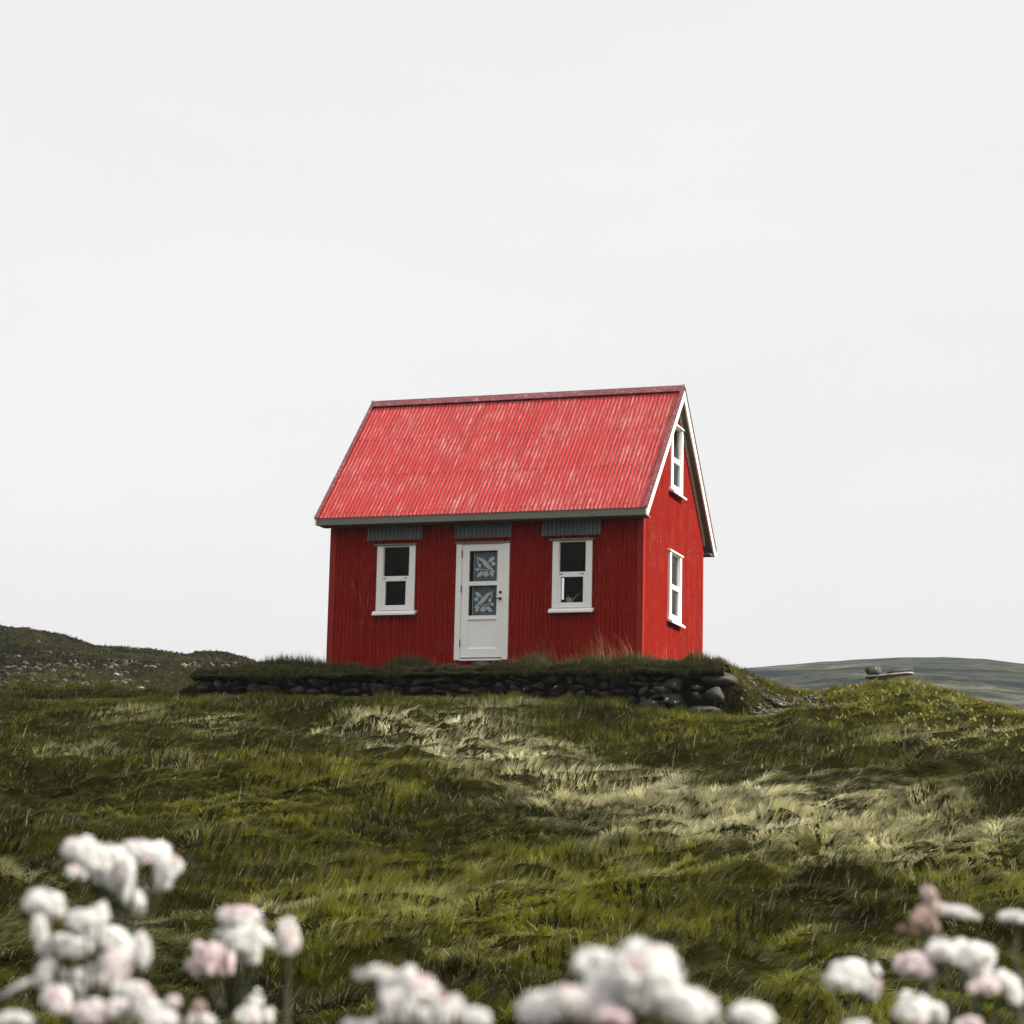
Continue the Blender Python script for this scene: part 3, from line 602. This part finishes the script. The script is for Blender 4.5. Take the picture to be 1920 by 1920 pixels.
# ------------------------------------------------------------------ small stones, one mesh each (nobody could count them)
def pebbles(name, pts, sizes, m, kindlabel):
    ico = bmesh.new(); bmesh.ops.create_icosphere(ico, subdivisions=1, radius=1.); V = np.array([v.co[:] for v in ico.verts]); Fc = np.array([[v.index for v in f.verts] for f in ico.faces]); ico.free()
    n_ = len(pts); sc = sizes[:, None] * rng.uniform(.5, 1.2, (n_, 3)); sc[:, 2] *= .6
    ang = rng.uniform(0, 6.28, n_); jit = 1 + rng.uniform(-.25, .25, (n_, len(V), 1)); P = V[None] * jit * sc[:, None]
    c, s = np.cos(ang)[:, None], np.sin(ang)[:, None]; P = np.stack([P[..., 0] * c - P[..., 1] * s, P[..., 0] * s + P[..., 1] * c, P[..., 2]], -1) + pts[:, None]
    Fq = (Fc[None] + (np.arange(n_) * len(V))[:, None, None]).reshape(-1, 3)
    me = bpy.data.meshes.new(name); me.from_pydata(P.reshape(-1, 3).tolist(), [], Fq.tolist()); me.materials.append(m); o = bpy.data.objects.new(name, me); COL.objects.link(o)
    return tag(o, kindlabel, 'stones', kind='stuff')
N = 1900; lx = rng.normal(2.5, .36, N); ly = rng.uniform(-2.1, .5, N); lx = lx + (ly < -.6) * .25
wx = HP[0] + lx * HX[0] + ly * HY[0]; wy = HP[1] + lx * HX[1] + ly * HY[1]
pebbles('rubble', np.stack([wx, wy, terrain(wx, wy) + .02], 1), rng.uniform(.01, .055, N) * rng.uniform(.5, 1.2, N), M['pale_stone'], 'patch of grey rubble stones on the bank right of the stone wall')

# ------------------------------------------------------------------ grass
def ribbons(name, P, dirx, diry, Lh, a0, a1, wid, colr, m, nseg=3, twist=None, label=None, cat='grass'):
    n_ = len(P); th = np.linspace(0, 1, nseg + 1)
    pts = [P]; cur = P.copy(); 
    for k in range(nseg):
        a = a0 + (a1 - a0) * (k + .5) / nseg; st = Lh / nseg
        cur = cur + np.stack([dirx * np.sin(a) * st, diry * np.sin(a) * st, np.cos(a) * st], 1); pts.append(cur.copy())
    if twist is None: twist = rng.uniform(-.9, .9, n_)
    px, py = -diry, dirx; wxv = px * np.cos(twist) + dirx * np.sin(twist) * .7; wyv = py * np.cos(twist) + diry * np.sin(twist) * .7; wzv = np.sin(twist) * .5
    Wv = np.stack([wxv, wyv, wzv], 1); nv = 2 * nseg + 1; co = np.empty((n_, nv, 3), np.float32)
    for k in range(nseg):
        w = (wid * (1 - .55 * (k / nseg) ** 1.5) * .5)[:, None]; co[:, 2 * k] = pts[k] - Wv * w; co[:, 2 * k + 1] = pts[k] + Wv * w
    co[:, 2 * nseg] = pts[nseg]
    loops = []
    b = (np.arange(n_) * nv)[:, None]
    for k in range(nseg - 1): loops.append(b + np.array([[2 * k, 2 * k + 1, 2 * k + 3, 2 * k + 2]]))
    quad = np.concatenate(loops, 1) if loops else np.zeros((n_, 0), int)
    tri = b + np.array([[2 * nseg - 2, 2 * nseg - 1, 2 * nseg]])
    lv = np.concatenate([quad, tri], 1); per = lv.shape[1]
    starts = np.concatenate([np.arange(0, 4 * (nseg - 1), 4), [4 * (nseg - 1)]]); ls = ((np.arange(n_) * per)[:, None] + starts[None]).ravel()
    me = bpy.data.meshes.new(name); me.vertices.add(n_ * nv); me.vertices.foreach_set('co', co.ravel())
    me.loops.add(n_ * per); me.loops.foreach_set('vertex_index', lv.ravel().astype(np.int32)); me.polygons.add(n_ * nseg); me.polygons.foreach_set('loop_start', ls.astype(np.int32))
    me.update(calc_edges=True)
    ca = me.color_attributes.new('tint', 'FLOAT_COLOR', 'POINT'); cc = np.ones((n_, nv, 4), np.float32); cc[:, :, :3] = colr[:, None]; ca.data.foreach_set('color', cc.ravel())
    me.materials.append(m); o = bpy.data.objects.new(name, me); COL.objects.link(o)
    return o
def mix3(a, b, t): return a * (1 - t[:, None]) + b * t[:, None]
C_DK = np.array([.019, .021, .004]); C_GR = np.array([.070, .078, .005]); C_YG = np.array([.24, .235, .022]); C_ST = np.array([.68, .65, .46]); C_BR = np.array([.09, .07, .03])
def field(x, y):
    """patches: straw, green, dark; returns colours, length scale, lean"""
    n_ = len(x)
    # pale dead grass plus the lit patch below the house, its light in blade colour
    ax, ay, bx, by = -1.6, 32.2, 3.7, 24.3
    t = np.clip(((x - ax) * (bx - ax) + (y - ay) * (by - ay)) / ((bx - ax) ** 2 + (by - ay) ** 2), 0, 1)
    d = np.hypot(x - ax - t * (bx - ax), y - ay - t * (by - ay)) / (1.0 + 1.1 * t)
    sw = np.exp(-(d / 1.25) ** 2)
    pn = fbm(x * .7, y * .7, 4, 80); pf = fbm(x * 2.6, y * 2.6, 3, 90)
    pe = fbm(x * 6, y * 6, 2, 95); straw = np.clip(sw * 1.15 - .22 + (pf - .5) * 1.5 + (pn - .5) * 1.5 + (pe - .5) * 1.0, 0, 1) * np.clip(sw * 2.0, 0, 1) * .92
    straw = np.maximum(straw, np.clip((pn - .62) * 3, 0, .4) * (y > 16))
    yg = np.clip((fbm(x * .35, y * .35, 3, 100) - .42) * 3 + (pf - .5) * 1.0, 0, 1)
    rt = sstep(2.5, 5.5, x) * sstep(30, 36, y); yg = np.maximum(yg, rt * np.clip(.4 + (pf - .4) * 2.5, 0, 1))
    lf = sstep(-1.5, -5.5, x) * .75  # shade over the left side painted as darker, greener blades
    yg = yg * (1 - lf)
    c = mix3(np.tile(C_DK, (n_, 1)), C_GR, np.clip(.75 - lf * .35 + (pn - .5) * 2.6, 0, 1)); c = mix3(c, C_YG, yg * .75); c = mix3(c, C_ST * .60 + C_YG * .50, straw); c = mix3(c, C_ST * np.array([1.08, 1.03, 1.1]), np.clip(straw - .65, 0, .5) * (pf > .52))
    cn = _T[np.floor(x / .19 + vn(x, y, 7) * 3).astype(int) & 255, np.floor(y / .24 + vn(y, x, 8) * 3).astype(int) & 255]; c = c * (.6 + .95 * cn)[:, None]
    hb = np.exp(-(((x - 6.3) / .75) ** 2 + ((y - 44.3) / 1.0) ** 2) * 1.2); c = mix3(c, np.array([.025, .026, .010]), np.clip(hb * 1.6 - .2, 0, .95))
    r = rng.random(n_); c = np.where((r < .08)[:, None], c * .6 + C_ST * .4, c); c = np.where((r > .95)[:, None], C_BR, c)
    c = c * rng.uniform(.65, 1.35, (n_, 1))
    return c, straw, pn, pf
def grass_batch(N, y0, y1, wfac, lens, wid, nseg, jit=.35, margin=.8):
    # uniform over the trapezoid
    hw0, hw1 = .24 * y0 + margin, .24 * y1 + margin; u = rng.random(N)
    a = hw0; s = (hw1 - hw0); tt = (np.sqrt(a * a + u * (2 * a * s + s * s)) - a) / max(s, 1e-6); y = y0 + (y1 - y0) * tt; x = rng.uniform(-1, 1, N) * (.24 * y + margin)
    # clump roots into tufts
    cell = .11; gx, gy = np.floor(x / cell), np.floor(y / cell); jx = vn(gx * 1.7, gy * 1.3, 200); jy = vn(gx * 1.1 + 5, gy * 1.9, 201)
    pull = .3; x = x + ((gx + jx) * cell - x) * pull; y = y + ((gy + jy) * cell - y) * pull
    lx, ly = tolocal(x, y)
    keep = ~((lx > -L - .02) & (lx < .02) & (ly > -.03) & (ly < WD)) & ~((lx > -7.6) & (lx < 1.9) & (ly > WL - .02) & (ly < WL + .5))
    rub = np.exp(-((lx - 2.55) / .5) ** 2) * (ly > -2.1) * (ly < .6); keep &= rng.random(N) > rub * .85
    keep &= fbm(x * 1.9, y * 2.2, 2, 300) > .12
    x, y, lx, ly = x[keep], y[keep], lx[keep], ly[keep]; n_ = len(x)
    z = terrain(x, y); e_ = .12; gxh = (terrain(x + e_, y) - z) / e_; gyh = (terrain(x, y + e_) - z) / e_
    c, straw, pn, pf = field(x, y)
    ang = -.45 + (fbm(x * .45, y * .45, 2, 110) - .5) * 3.0 + (fbm(x * 1.6, y * 1.6, 2, 111) - .5) * 2.6 + (fbm(x * 4.5, y * 4.5, 2, 112) - .5) * 4.0 + rng.normal(0, jit, n_)
    dx = np.cos(ang) - gxh * 1.3; dy = np.sin(ang) - gyh * 1.3; q = np.hypot(dx, dy) + 1e-6; dx /= q; dy /= q
    Lh = lens * rng.uniform(.55, 1.25, n_) * (.30 + 1.4 * fbm(x * 3.2, y * 3.2, 2, 120) ** 1.3 * 1.3) * (1 + .25 * straw)
    onpl = (lx > -7.8) & (lx < 2) & (ly > WL); Lh = np.where(onpl, Lh * .55, Lh); Lh = np.where((ly < WL) & (ly > WL - .6) & (lx > -7.6) & (lx < 1.9), Lh * .45, Lh)
    lean = np.clip(fbm(x * .8, y * .8, 2, 130) * 1.5 - .05, .1, 1.2)
    a0 = lean * .7 + rng.normal(0, .12, n_); a1 = a0 + .5 + lean * .9 + rng.normal(0, .25, n_)
    a0 = np.where(onpl, a0 * .4, a0); a1 = np.where(onpl, a1 * .45, a1)
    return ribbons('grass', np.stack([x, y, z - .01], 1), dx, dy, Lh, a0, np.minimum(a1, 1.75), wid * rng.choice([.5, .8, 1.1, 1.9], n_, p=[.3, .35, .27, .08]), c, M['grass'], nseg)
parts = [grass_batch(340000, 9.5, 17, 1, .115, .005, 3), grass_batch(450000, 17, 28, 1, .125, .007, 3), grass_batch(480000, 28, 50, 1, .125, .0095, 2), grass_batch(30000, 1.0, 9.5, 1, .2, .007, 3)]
# dark sod tufts hanging over the wall and fringe at the house foot
def strip(N, lx0, lx1, ly0, ly1, zf, lens, a0, a1, wid, cols, nseg=3, dirn=None, jit=.6):
    lx = rng.uniform(lx0, lx1, N); ly = rng.uniform(ly0, ly1, N); k = fbm(lx * 2.2, ly * 2 + 7, 2, 140); keep = rng.random(N) < np.clip(k * 2 - .2, .35, 1)
    lx, ly = lx[keep], ly[keep]; n_ = len(lx); x = HP[0] + lx * HX[0] + ly * HY[0]; y = HP[1] + lx * HX[1] + ly * HY[1]; z = zf(lx, ly, x, y)
    ang = (dirn if dirn is not None else YAW - math.pi / 2) + rng.normal(0, jit, n_); c = cols[rng.integers(0, len(cols), n_)] * rng.uniform(.6, 1.3, (n_, 1))
    h = lens * rng.uniform(.4, 1.3, n_) * (.15 + 2.6 * fbm(lx * 2.6, ly * 0 + 3, 3, 150) ** 1.8)
    return ribbons('grass', np.stack([x, y, z], 1), np.cos(ang), np.sin(ang), h, a0 + rng.normal(0, .2, n_), a1 + rng.normal(0, .3, n_), wid * rng.uniform(.6, 1.3, n_), c, M['grass'], nseg)
def capz(lx, ly, x, y): return HP[2] - .30 + np.interp(ly - WL, [-.12, 0, .2, .5], [.03, .13, .17, .12])
dk = np.array([[.03, .034, .012], [.045, .05, .015], [.06, .055, .02], [.09, .085, .03]])
parts.append(strip(9000, -7.6, 1.85, WL - .14, WL - .02, lambda lx, ly, x, y: HP[2] - .27 + .10 * fbm(lx * 3, ly, 2, 333), .16, 1.0, 3.0, .009, dk))
parts.append(strip(26000, -7.6, 1.75, WL - .12, WL + .15, capz, .13, .5, 2.3, .009, dk))
parts.append(strip(26000, -7.6, 1.7, WL + .05, WL + .55, capz, .13, .0, .5, .009, dk, jit=2))
gz = lambda lx, ly, x, y: HP[2] - .11 + 0 * x
parts.append(strip(26000, -7.7, 1.6, -1.0, -.02, gz, .17, .0, .5, .008, np.array([[.05, .055, .02], [.09, .09, .03], [.2, .17, .08], [.04, .045, .015]]), jit=2))
parts.append(strip(9000, .04, 1.6, -1.0, 4.5, gz, .18, .0, .5, .008, np.array([[.06, .06, .02], [.2, .17, .08], [.05, .05, .02]]), jit=2))
# grass meeting the wall foot
parts.append(strip(16000, -8.2, 2.4, WL - .45, WL - .02, lambda lx, ly, x, y: terrain(x, y) - .01, .11, .15, .8, .009, np.array([[.05, .06, .015], [.1, .11, .02], [.17, .17, .035], [.035, .04, .012]]), jit=1.2))
parts.append(strip(9000, 1.65, 2.7, WL - .35, .3, lambda lx, ly, x, y: terrain(x, y) - .01, .11, .5, 1.4, .009, np.array([[.10, .085, .035], [.2, .17, .08], [.06, .06, .02], [.15, .15, .03]]), jit=1.5))
# reddish seeding stalks against the front wall, more of them right of the door
orr = np.array([[.42, .16, .07], [.35, .2, .1], [.5, .3, .15]])
parts.append(strip(700, -2.3, .0, -.45, -.04, gz, .42, .0, .8, .006, orr, dirn=YAW + math.pi, jit=.5)); parts.append(strip(320, -5.7, -3.4, -.35, -.04, gz, .26, .0, .6, .006, orr, jit=2)); parts.append(strip(260, .04, .35, .0, 4.1, gz, .24, .0, .6, .006, orr, jit=2))
# join batches into the one grass object
with bpy.context.temp_override(active_object=parts[0], selected_editable_objects=parts, selected_objects=parts, object=parts[0]): bpy.ops.object.join()
GR = parts[0]; GR.name = 'grass'; tag(GR, 'long wind-combed green and straw coloured grass covering the whole slope below the house', 'grass', kind='stuff')

# seed stalks standing out of the sward
N = 1100; y = rng.uniform(10, 34, N); x = rng.uniform(-1, 1, N) * (.24 * y + .8); lx, ly = tolocal(x, y); k = ly < WL - .3; x, y = x[k], y[k]; n_ = len(x); ang = rng.uniform(-1.2, .8, n_)
st = ribbons('seed_stalks', np.stack([x, y, terrain(x, y)], 1), np.cos(ang), np.sin(ang), rng.uniform(.1, .34, n_), rng.uniform(0, .4, n_), rng.uniform(.3, 1.8, n_), rng.uniform(.003, .006, n_) * (y / 16), np.array([.42, .38, .22]) * rng.uniform(.5, 1.3, (n_, 1)), M['grass'], 3)
tag(st, 'scattered dry pale seed stalks standing above the grass slope', 'stalks', kind='stuff')
# broad leaved ground cover on the right bank
N = 2600; y = rng.uniform(29, 44, N); x = rng.uniform(4.2, 10.5, N); lx, ly = tolocal(x, y); k = (lx > 2.6) & (fbm(x * 1.1, y * 1.1, 2, 170) > .5); x, y = x[k], y[k]; n_ = len(x); ang = rng.uniform(0, 6.28, n_)
cl = np.array([[.2, .22, .05], [.3, .3, .08], [.42, .36, .2], [.5, .2, .06]])[rng.choice(4, n_, p=[.42, .35, .17, .06])] * rng.uniform(.7, 1.2, (n_, 1))
gc = ribbons('ground_cover', np.stack([x, y, terrain(x, y) + .06], 1), np.cos(ang), np.sin(ang), rng.uniform(.04, .11, n_), rng.uniform(.3, .9, n_), rng.uniform(1, 1.6, n_), rng.uniform(.02, .045, n_), cl, M['grass'], 2)
tag(gc, 'low leafy plants with yellow-green and some orange leaves on the right bank', 'ground cover', kind='stuff')

# rocks and coarse tussocks on the stony hill at the left
HL = [o for o in bpy.data.objects if o.name == 'hill'][0]; hv_ = np.empty(len(HL.data.vertices) * 3); HL.data.vertices.foreach_get('co', hv_); hv_ = hv_.reshape(260, 330, 3)
def hillz(x, y):
    fx = (x + 75) / 80 * 329; fy = (y - 70) / 120 * 259; i = np.clip(fx.astype(int), 0, 328); j = np.clip(fy.astype(int), 0, 258); a = fx - i; b_ = fy - j
    return (hv_[j, i, 2] * (1 - a) + hv_[j, i + 1, 2] * a) * (1 - b_) + (hv_[j + 1, i, 2] * (1 - a) + hv_[j + 1, i + 1, 2] * a) * b_
N = 90000; y = rng.uniform(74, 136, N); x = y * rng.uniform(-.245, -.06, N); band = fbm(x * .05, y * .03, 3, 400); rk = fbm(x * .12, y * .08, 3, 401)
k = rng.random(N) < np.clip(.35 + (band - .5) * 2.5, .05, 1); x, y, band, rk = x[k], y[k], band[k], rk[k]; n_ = len(x); ang = rng.uniform(-1.5, 1.0, n_)
hc = mix3(np.tile(np.array([.02, .021, .010]), (n_, 1)), np.array([.13, .12, .035]), np.clip((fbm(x * .09, y * .05, 3, 402) - .45) * 5, 0, 1)) * rng.uniform(.5, 1.4, (n_, 1))
hg = ribbons('moor_grass', np.stack([x, y, hillz(x, y) - .02], 1), np.cos(ang), np.sin(ang), rng.uniform(.08, .26, n_), rng.uniform(.3, .9, n_), rng.uniform(1., 1.7, n_), rng.uniform(.04, .13, n_), hc, M['grass'], 2)
tag(hg, 'rough dark and yellowish moor grass on the far hill at the left', 'grass', kind='stuff')
N = 2000; y = rng.uniform(74, 134, N); x = y * rng.uniform(-.245, -.07, N); k = (fbm(x * .07, y * .10, 3, 405) > .60) | (rng.random(N) < .06); x, y = x[k], y[k]
q = rng.random(len(x)) < .12
pebbles('rocks', np.stack([x, y, hillz(x, y) + .02], 1)[~q], (rng.uniform(.03, .26, len(x)) ** 1.1)[~q], M['stone'], 'dark rocks scattered over the far hill at the left')
pebbles('rocks', np.stack([x, y, hillz(x, y) + .03], 1)[q], (rng.uniform(.03, .2, len(x)) ** 1.1)[q], M['white_rock'], 'pale rocks scattered over the far hill at the left')

# ------------------------------------------------------------------ foreground flowers (close to the lens, out of focus)
def head_mesh(w, h, pink, brown, seed, tilt=0.):
    """domed cluster of tiny white florets, width w, height h (metres)"""
    r_ = np.random.default_rng(seed); bm = bmesh.new(); bmesh.ops.create_icosphere(bm, subdivisions=2, radius=1.)
    V = []; Fc = []; Cc = []
    wh = np.array([.95, .955, .94]); pk = np.array([.78, .50, .57]); br = np.array([.50, .36, .28]); gn = np.array([.10, .11, .05])
    c0 = wh * (1 - pink) + pk * pink; c0 = c0 * (1 - brown) + br * brown
    for v in bm.verts:
        p = v.co; q_ = .55 * (1 + .4 * mnoise.noise(p * 1.9 + Vector((seed, 0, 0)))); V.append((p.x * q_, p.y * q_, p.z * q_ - .06)); Cc.append(c0 * .92 + gn * .08)
    for f in bm.faces: Fc.append([v.index for v in f.verts])
    bm.free(); K = int(np.clip(26 * (w * h) ** .5 / .02, 18, 46)); fs = 2.1 / math.sqrt(K)      # separate small florets packed over the dome
    for i in range(K):
        t_ = (i + .5) / K; zz = 1 - 1.55 * t_; ph = i * 2.39996 + r_.uniform(-.4, .4); rr0 = math.sqrt(max(0, 1 - zz * zz)); d = np.array([rr0 * math.cos(ph), rr0 * math.sin(ph), zz]); d /= np.linalg.norm(d)
        q_ = .80 * (1 + .65 * mnoise.noise(Vector(d) * 2.3 + Vector((seed, 0, 0)))) + r_.uniform(-.14, .16); c = d * q_
        a_ = np.cross(d, r_.normal(size=3)); a_ /= np.linalg.norm(a_); b_ = np.cross(d, a_); sz = fs * r_.uniform(.7, 1.55); tone = r_.uniform(.9, 1.08); fc_ = c0 * (.93 + .07 * r_.random()) if r_.random() > .07 else wh * .45 + pk * .55
        fc_ = fc_ * (1 - brown) + br * brown
        for layer in (0, 1):
            np_ = 6; off = layer * .5; ls_ = sz * (1 - .35 * layer)
            for k in range(np_):
                th_ = 2 * math.pi * (k + off) / np_ + r_.uniform(-.15, .15); dr = a_ * math.cos(th_) + b_ * math.sin(th_); sd2 = -a_ * math.sin(th_) + b_ * math.cos(th_)
                base = len(V); up_ = d * ls_ * (.25 + .45 * layer) * r_.uniform(.7, 1.3); cc = np.minimum(fc_ * tone * r_.uniform(.96, 1.05), .97)
                for pt in (c, c + dr * ls_ * .55 - sd2 * ls_ * .32 + up_ * .6, c + dr * ls_ + up_, c + dr * ls_ * .55 + sd2 * ls_ * .32 + up_ * .6): V.append(tuple(pt)); Cc.append(cc)
                Fc.append([base, base + 1, base + 2, base + 3])
    V = np.array(V) * np.array([w / 2, min(w, h * 1.2) / 2, h / 2]); ct, st_ = math.cos(tilt), math.sin(tilt); V = np.stack([V[:, 0] * ct - V[:, 2] * st_, V[:, 1], V[:, 0] * st_ + V[:, 2] * ct], 1)
    me = bpy.data.meshes.new('flower_head'); me.from_pydata(V.tolist(), [], Fc); ca = me.color_attributes.new('tint', 'FLOAT_COLOR', 'POINT'); cc = np.ones((len(V), 4), np.float32); cc[:, :3] = np.array(Cc); ca.data.foreach_set('color', cc.ravel())
    me.polygons.foreach_set('use_smooth', [True] * len(me.polygons)); me.materials.append(M['petal']); return me
M['stem'] = plain('flower_stem', (.03, .035, .016), .7, .25, 40.)
M['leaf'] = plain('flower_leaf', (.028, .034, .018), .7, .3, 40.)
plants = [
 (1.50, 'tall white yarrow-like flower plant, its cluster highest of all at the far left', [(155, 1596, 72, 50), (182, 1622, 52, 42), (215, 1606, 40, 36), (228, 1638, 42, 60), (256, 1596, 60, 32), (288, 1604, 62, 42, .0, -.3), (314, 1628, 40, 50, .0, -.9), (245, 1684, 62, 46, 0, -.7), (305, 1656, 28, 38), (142, 1634, 34, 26), (198, 1652, 44, 24, 0, -.6)]),
 (1.35, 'dense heap of white flower heads at the left edge below the tallest cluster', [(82, 1697, 76, 50), (79, 1746, 30, 62), (163, 1726, 66, 38), (188, 1714, 32, 40), (122, 1777, 92, 44, .1), (203, 1764, 92, 46, 0, -.25), (216, 1812, 58, 66, .3, -.5), (166, 1838, 92, 52), (90, 1825, 46, 40, .1, .6), (266, 1786, 34, 60)]),
 (1.28, 'pale pinkish flower heads in the bottom left corner', [(108, 1880, 50, 56, .2), (172, 1903, 62, 50, .3), (250, 1860, 62, 38), (276, 1896, 84, 50, .1), (28, 1912, 62, 26), (30, 1853, 60, 12, 0, .5), (216, 1893, 46, 38, .2), (325, 1880, 26, 24, .3), (300, 1915, 60, 30, .2)]),
 (1.55, 'white flower plant with a pink-shaded lower head, left of the centre', [(450, 1722, 74, 44), (456, 1768, 62, 54), (424, 1752, 46, 20), (492, 1762, 42, 20, 0, -.4), (472, 1790, 32, 42), (405, 1804, 76, 64, .55), (368, 1809, 34, 24, .4), (372, 1774, 20, 20, .4)]),
 (1.50, 'single upright oval white flower head, between the left and middle groups', [(540, 1762, 44, 74, .3)]),
 (1.55, 'small white flower of three lobes at the bottom, under the single oval head', [(478, 1880, 30, 36), (465, 1906, 42, 32), (500, 1908, 26, 32)]),
 (1.40, 'brownish budding flower at the bottom, right of the bottom left corner group', [(372, 1890, 22, 30, .3, 0, .4), (378, 1915, 50, 26, .2)]),
 (1.12, 'white flower cluster with an arm reaching left, at the bottom left of the centre', [(700, 1826, 62, 24, 0, .1), (737, 1842, 46, 46), (766, 1834, 36, 42), (786, 1864, 76, 54), (740, 1874, 62, 32), (852, 1886, 32, 38), (770, 1909, 132, 44), (828, 1898, 40, 34), (886, 1910, 60, 36), (672, 1922, 50, 18)]),
 (1.00, 'largest white flower cluster, at the bottom right of the centre', [(1096, 1808, 44, 40, .0), (1122, 1796, 54, 28), (1205, 1812, 112, 84), (1144, 1846, 96, 60), (1052, 1868, 60, 32), (1008, 1896, 62, 56, .1), (1086, 1890, 112, 56, .25), (1205, 1876, 156, 66), (1290, 1894, 108, 66), (1245, 1848, 50, 60), (1150, 1912, 60, 30, .5)]),
 (1.15, 'low white flower head cut by the bottom edge, right of the largest cluster', [(1412, 1908, 76, 44, 0, -.2)]),
 (1.45, 'single round white flower head on a straight dark stem at the lower right', [(1597, 1831, 84, 64), (1566, 1836, 30, 22), (1636, 1858, 20, 40, 0, -.4)]),
 (1.50, 'arched row of white flower heads over dark leaves at the lower right', [(1716, 1814, 62, 50, .45), (1764, 1786, 50, 46, .1), (1800, 1786, 46, 42), (1832, 1794, 54, 48), (1842, 1830, 44, 46), (1888, 1846, 60, 38, 0, -.7), (1906, 1868, 24, 30), (1846, 1852, 50, 34, .5)]),
 (1.38, 'two pale flower heads at the bottom edge under the arched row', [(1712, 1900, 66, 50, 0, -.3), (1742, 1888, 50, 20, 0, -.3), (1762, 1906, 22, 44), (1606, 1924, 50, 20), (1815, 1920, 40, 24, .4)]),
 (1.60, 'withered pinkish brown flower with a white arm pointing right, at the lower right', [(1744, 1682, 24, 40, .5, .3, .25), (1752, 1706, 46, 24, .5, 0, .2), (1800, 1711, 62, 22, .1, -.15), (1728, 1722, 42, 30, .5, 0, .45), (1736, 1738, 42, 34, .6, 0, .6), (1700, 1744, 40, 18, .5, 0, .8)]),
 (1.60, 'small white flower head at the right edge beside the withered one', [(1908, 1722, 56, 22, .1, -.1)]),
]
hs = 0
for pi_, (d0, lab, heads) in enumerate(plants):
    us = [h[0] for h in heads]; vs = [h[1] for h in heads]; cu, cv = sum(us) / len(us), max(vs) + 40
    c0 = at(cu, cv, d0); gx, gy = float(c0[0]), d0 + .05; gz_ = float(terrain(gx, gy))
    pl_ = tag(empty('flowering_plant', (gx, gy, gz_)), lab, 'flower', 'white flowers close to the camera')
    stem = MB(); node = np.array([c0[0] - gx, c0[1] - gy, c0[2] - gz_ - .02])
    stem.tube([(0, 0, -.03), (node[0] * .3 + .01, .0, node[2] * .5), tuple(node)], [.003, .0026, .0022], 6)
    for h in heads:
        u, v, w, hh = h[:4]; pk = h[4] * .7 if len(h) > 4 else .02; tl = h[5] if len(h) > 5 else 0.; br = h[6] if len(h) > 6 else 0.
        dd = d0 + random.uniform(-.03, .03); p = at(u, v, dd); mpx = dd / FPX; hs += 1
        o = bpy.data.objects.new('flower_head', head_mesh(w * mpx * 1.02, hh * mpx * 1.05, pk, br, hs, tl)); COL.objects.link(o); o.parent = pl_; loc = np.array([p[0] - gx, p[1] - gy, p[2] - gz_]); o.location = loc
        mid = (loc + node) / 2 + np.array([0, .01, -.012]); stem.tube([tuple(node), tuple(mid), tuple(loc)], [.0016, .0013, .0011], 5)
    stem.build('stem', M['stem'], pl_)
    for k in range(5 + min(8, len(heads))):       # feathery leaves along the stem
        mb = MB(); t = random.uniform(.5, .96); ang = random.uniform(0, 6.28); ln = random.uniform(.03, .06); b0 = Vector((node[0] * t * .9, 0, node[2] * t)); dv = Vector((math.cos(ang), math.sin(ang) * .6, random.uniform(-.3, .25))).normalized(); sdv = dv.cross(Vector((0, 0, 1))).normalized()
        for q in range(14):
            a = b0 + dv * ln * q / 14; wdt = .016 * math.sin(math.pi * (q + 1.5) / 16)
            for s in (-1, 1):
                e1 = a + sdv * s * wdt + dv * .008; mb.poly([a, a + dv * .005, e1 + dv * .003 + Vector((0, 0, .001)), e1], [(0, 1, 2, 3)])
        mb.poly([b0 - sdv * .0015, b0 + sdv * .0015, b0 + dv * ln], [(0, 1, 2)]); mb.build('leaf', M['leaf'], pl_)

# ------------------------------------------------------------------ thin mist in the air
mb = MB(); mb.box(-900, 900, -900, 900, -2.7, 78.); hz = mb.build('haze', []) ; tag(hz, kind='stuff')
hm = bpy.data.materials.new('mist'); hm.use_nodes = True; nn = hm.node_tree.nodes; nn.clear(); ho = nn.new('ShaderNodeOutputMaterial'); hv = nn.new('ShaderNodeVolumePrincipled')
hv.inputs['Color'].default_value = (.92, .95, 1, 1); hv.inputs['Density'].default_value = .00017; hv.inputs['Anisotropy'].default_value = .2
hm.node_tree.links.new(hv.outputs[0], ho.inputs['Volume']); hz.data.materials.append(hm)
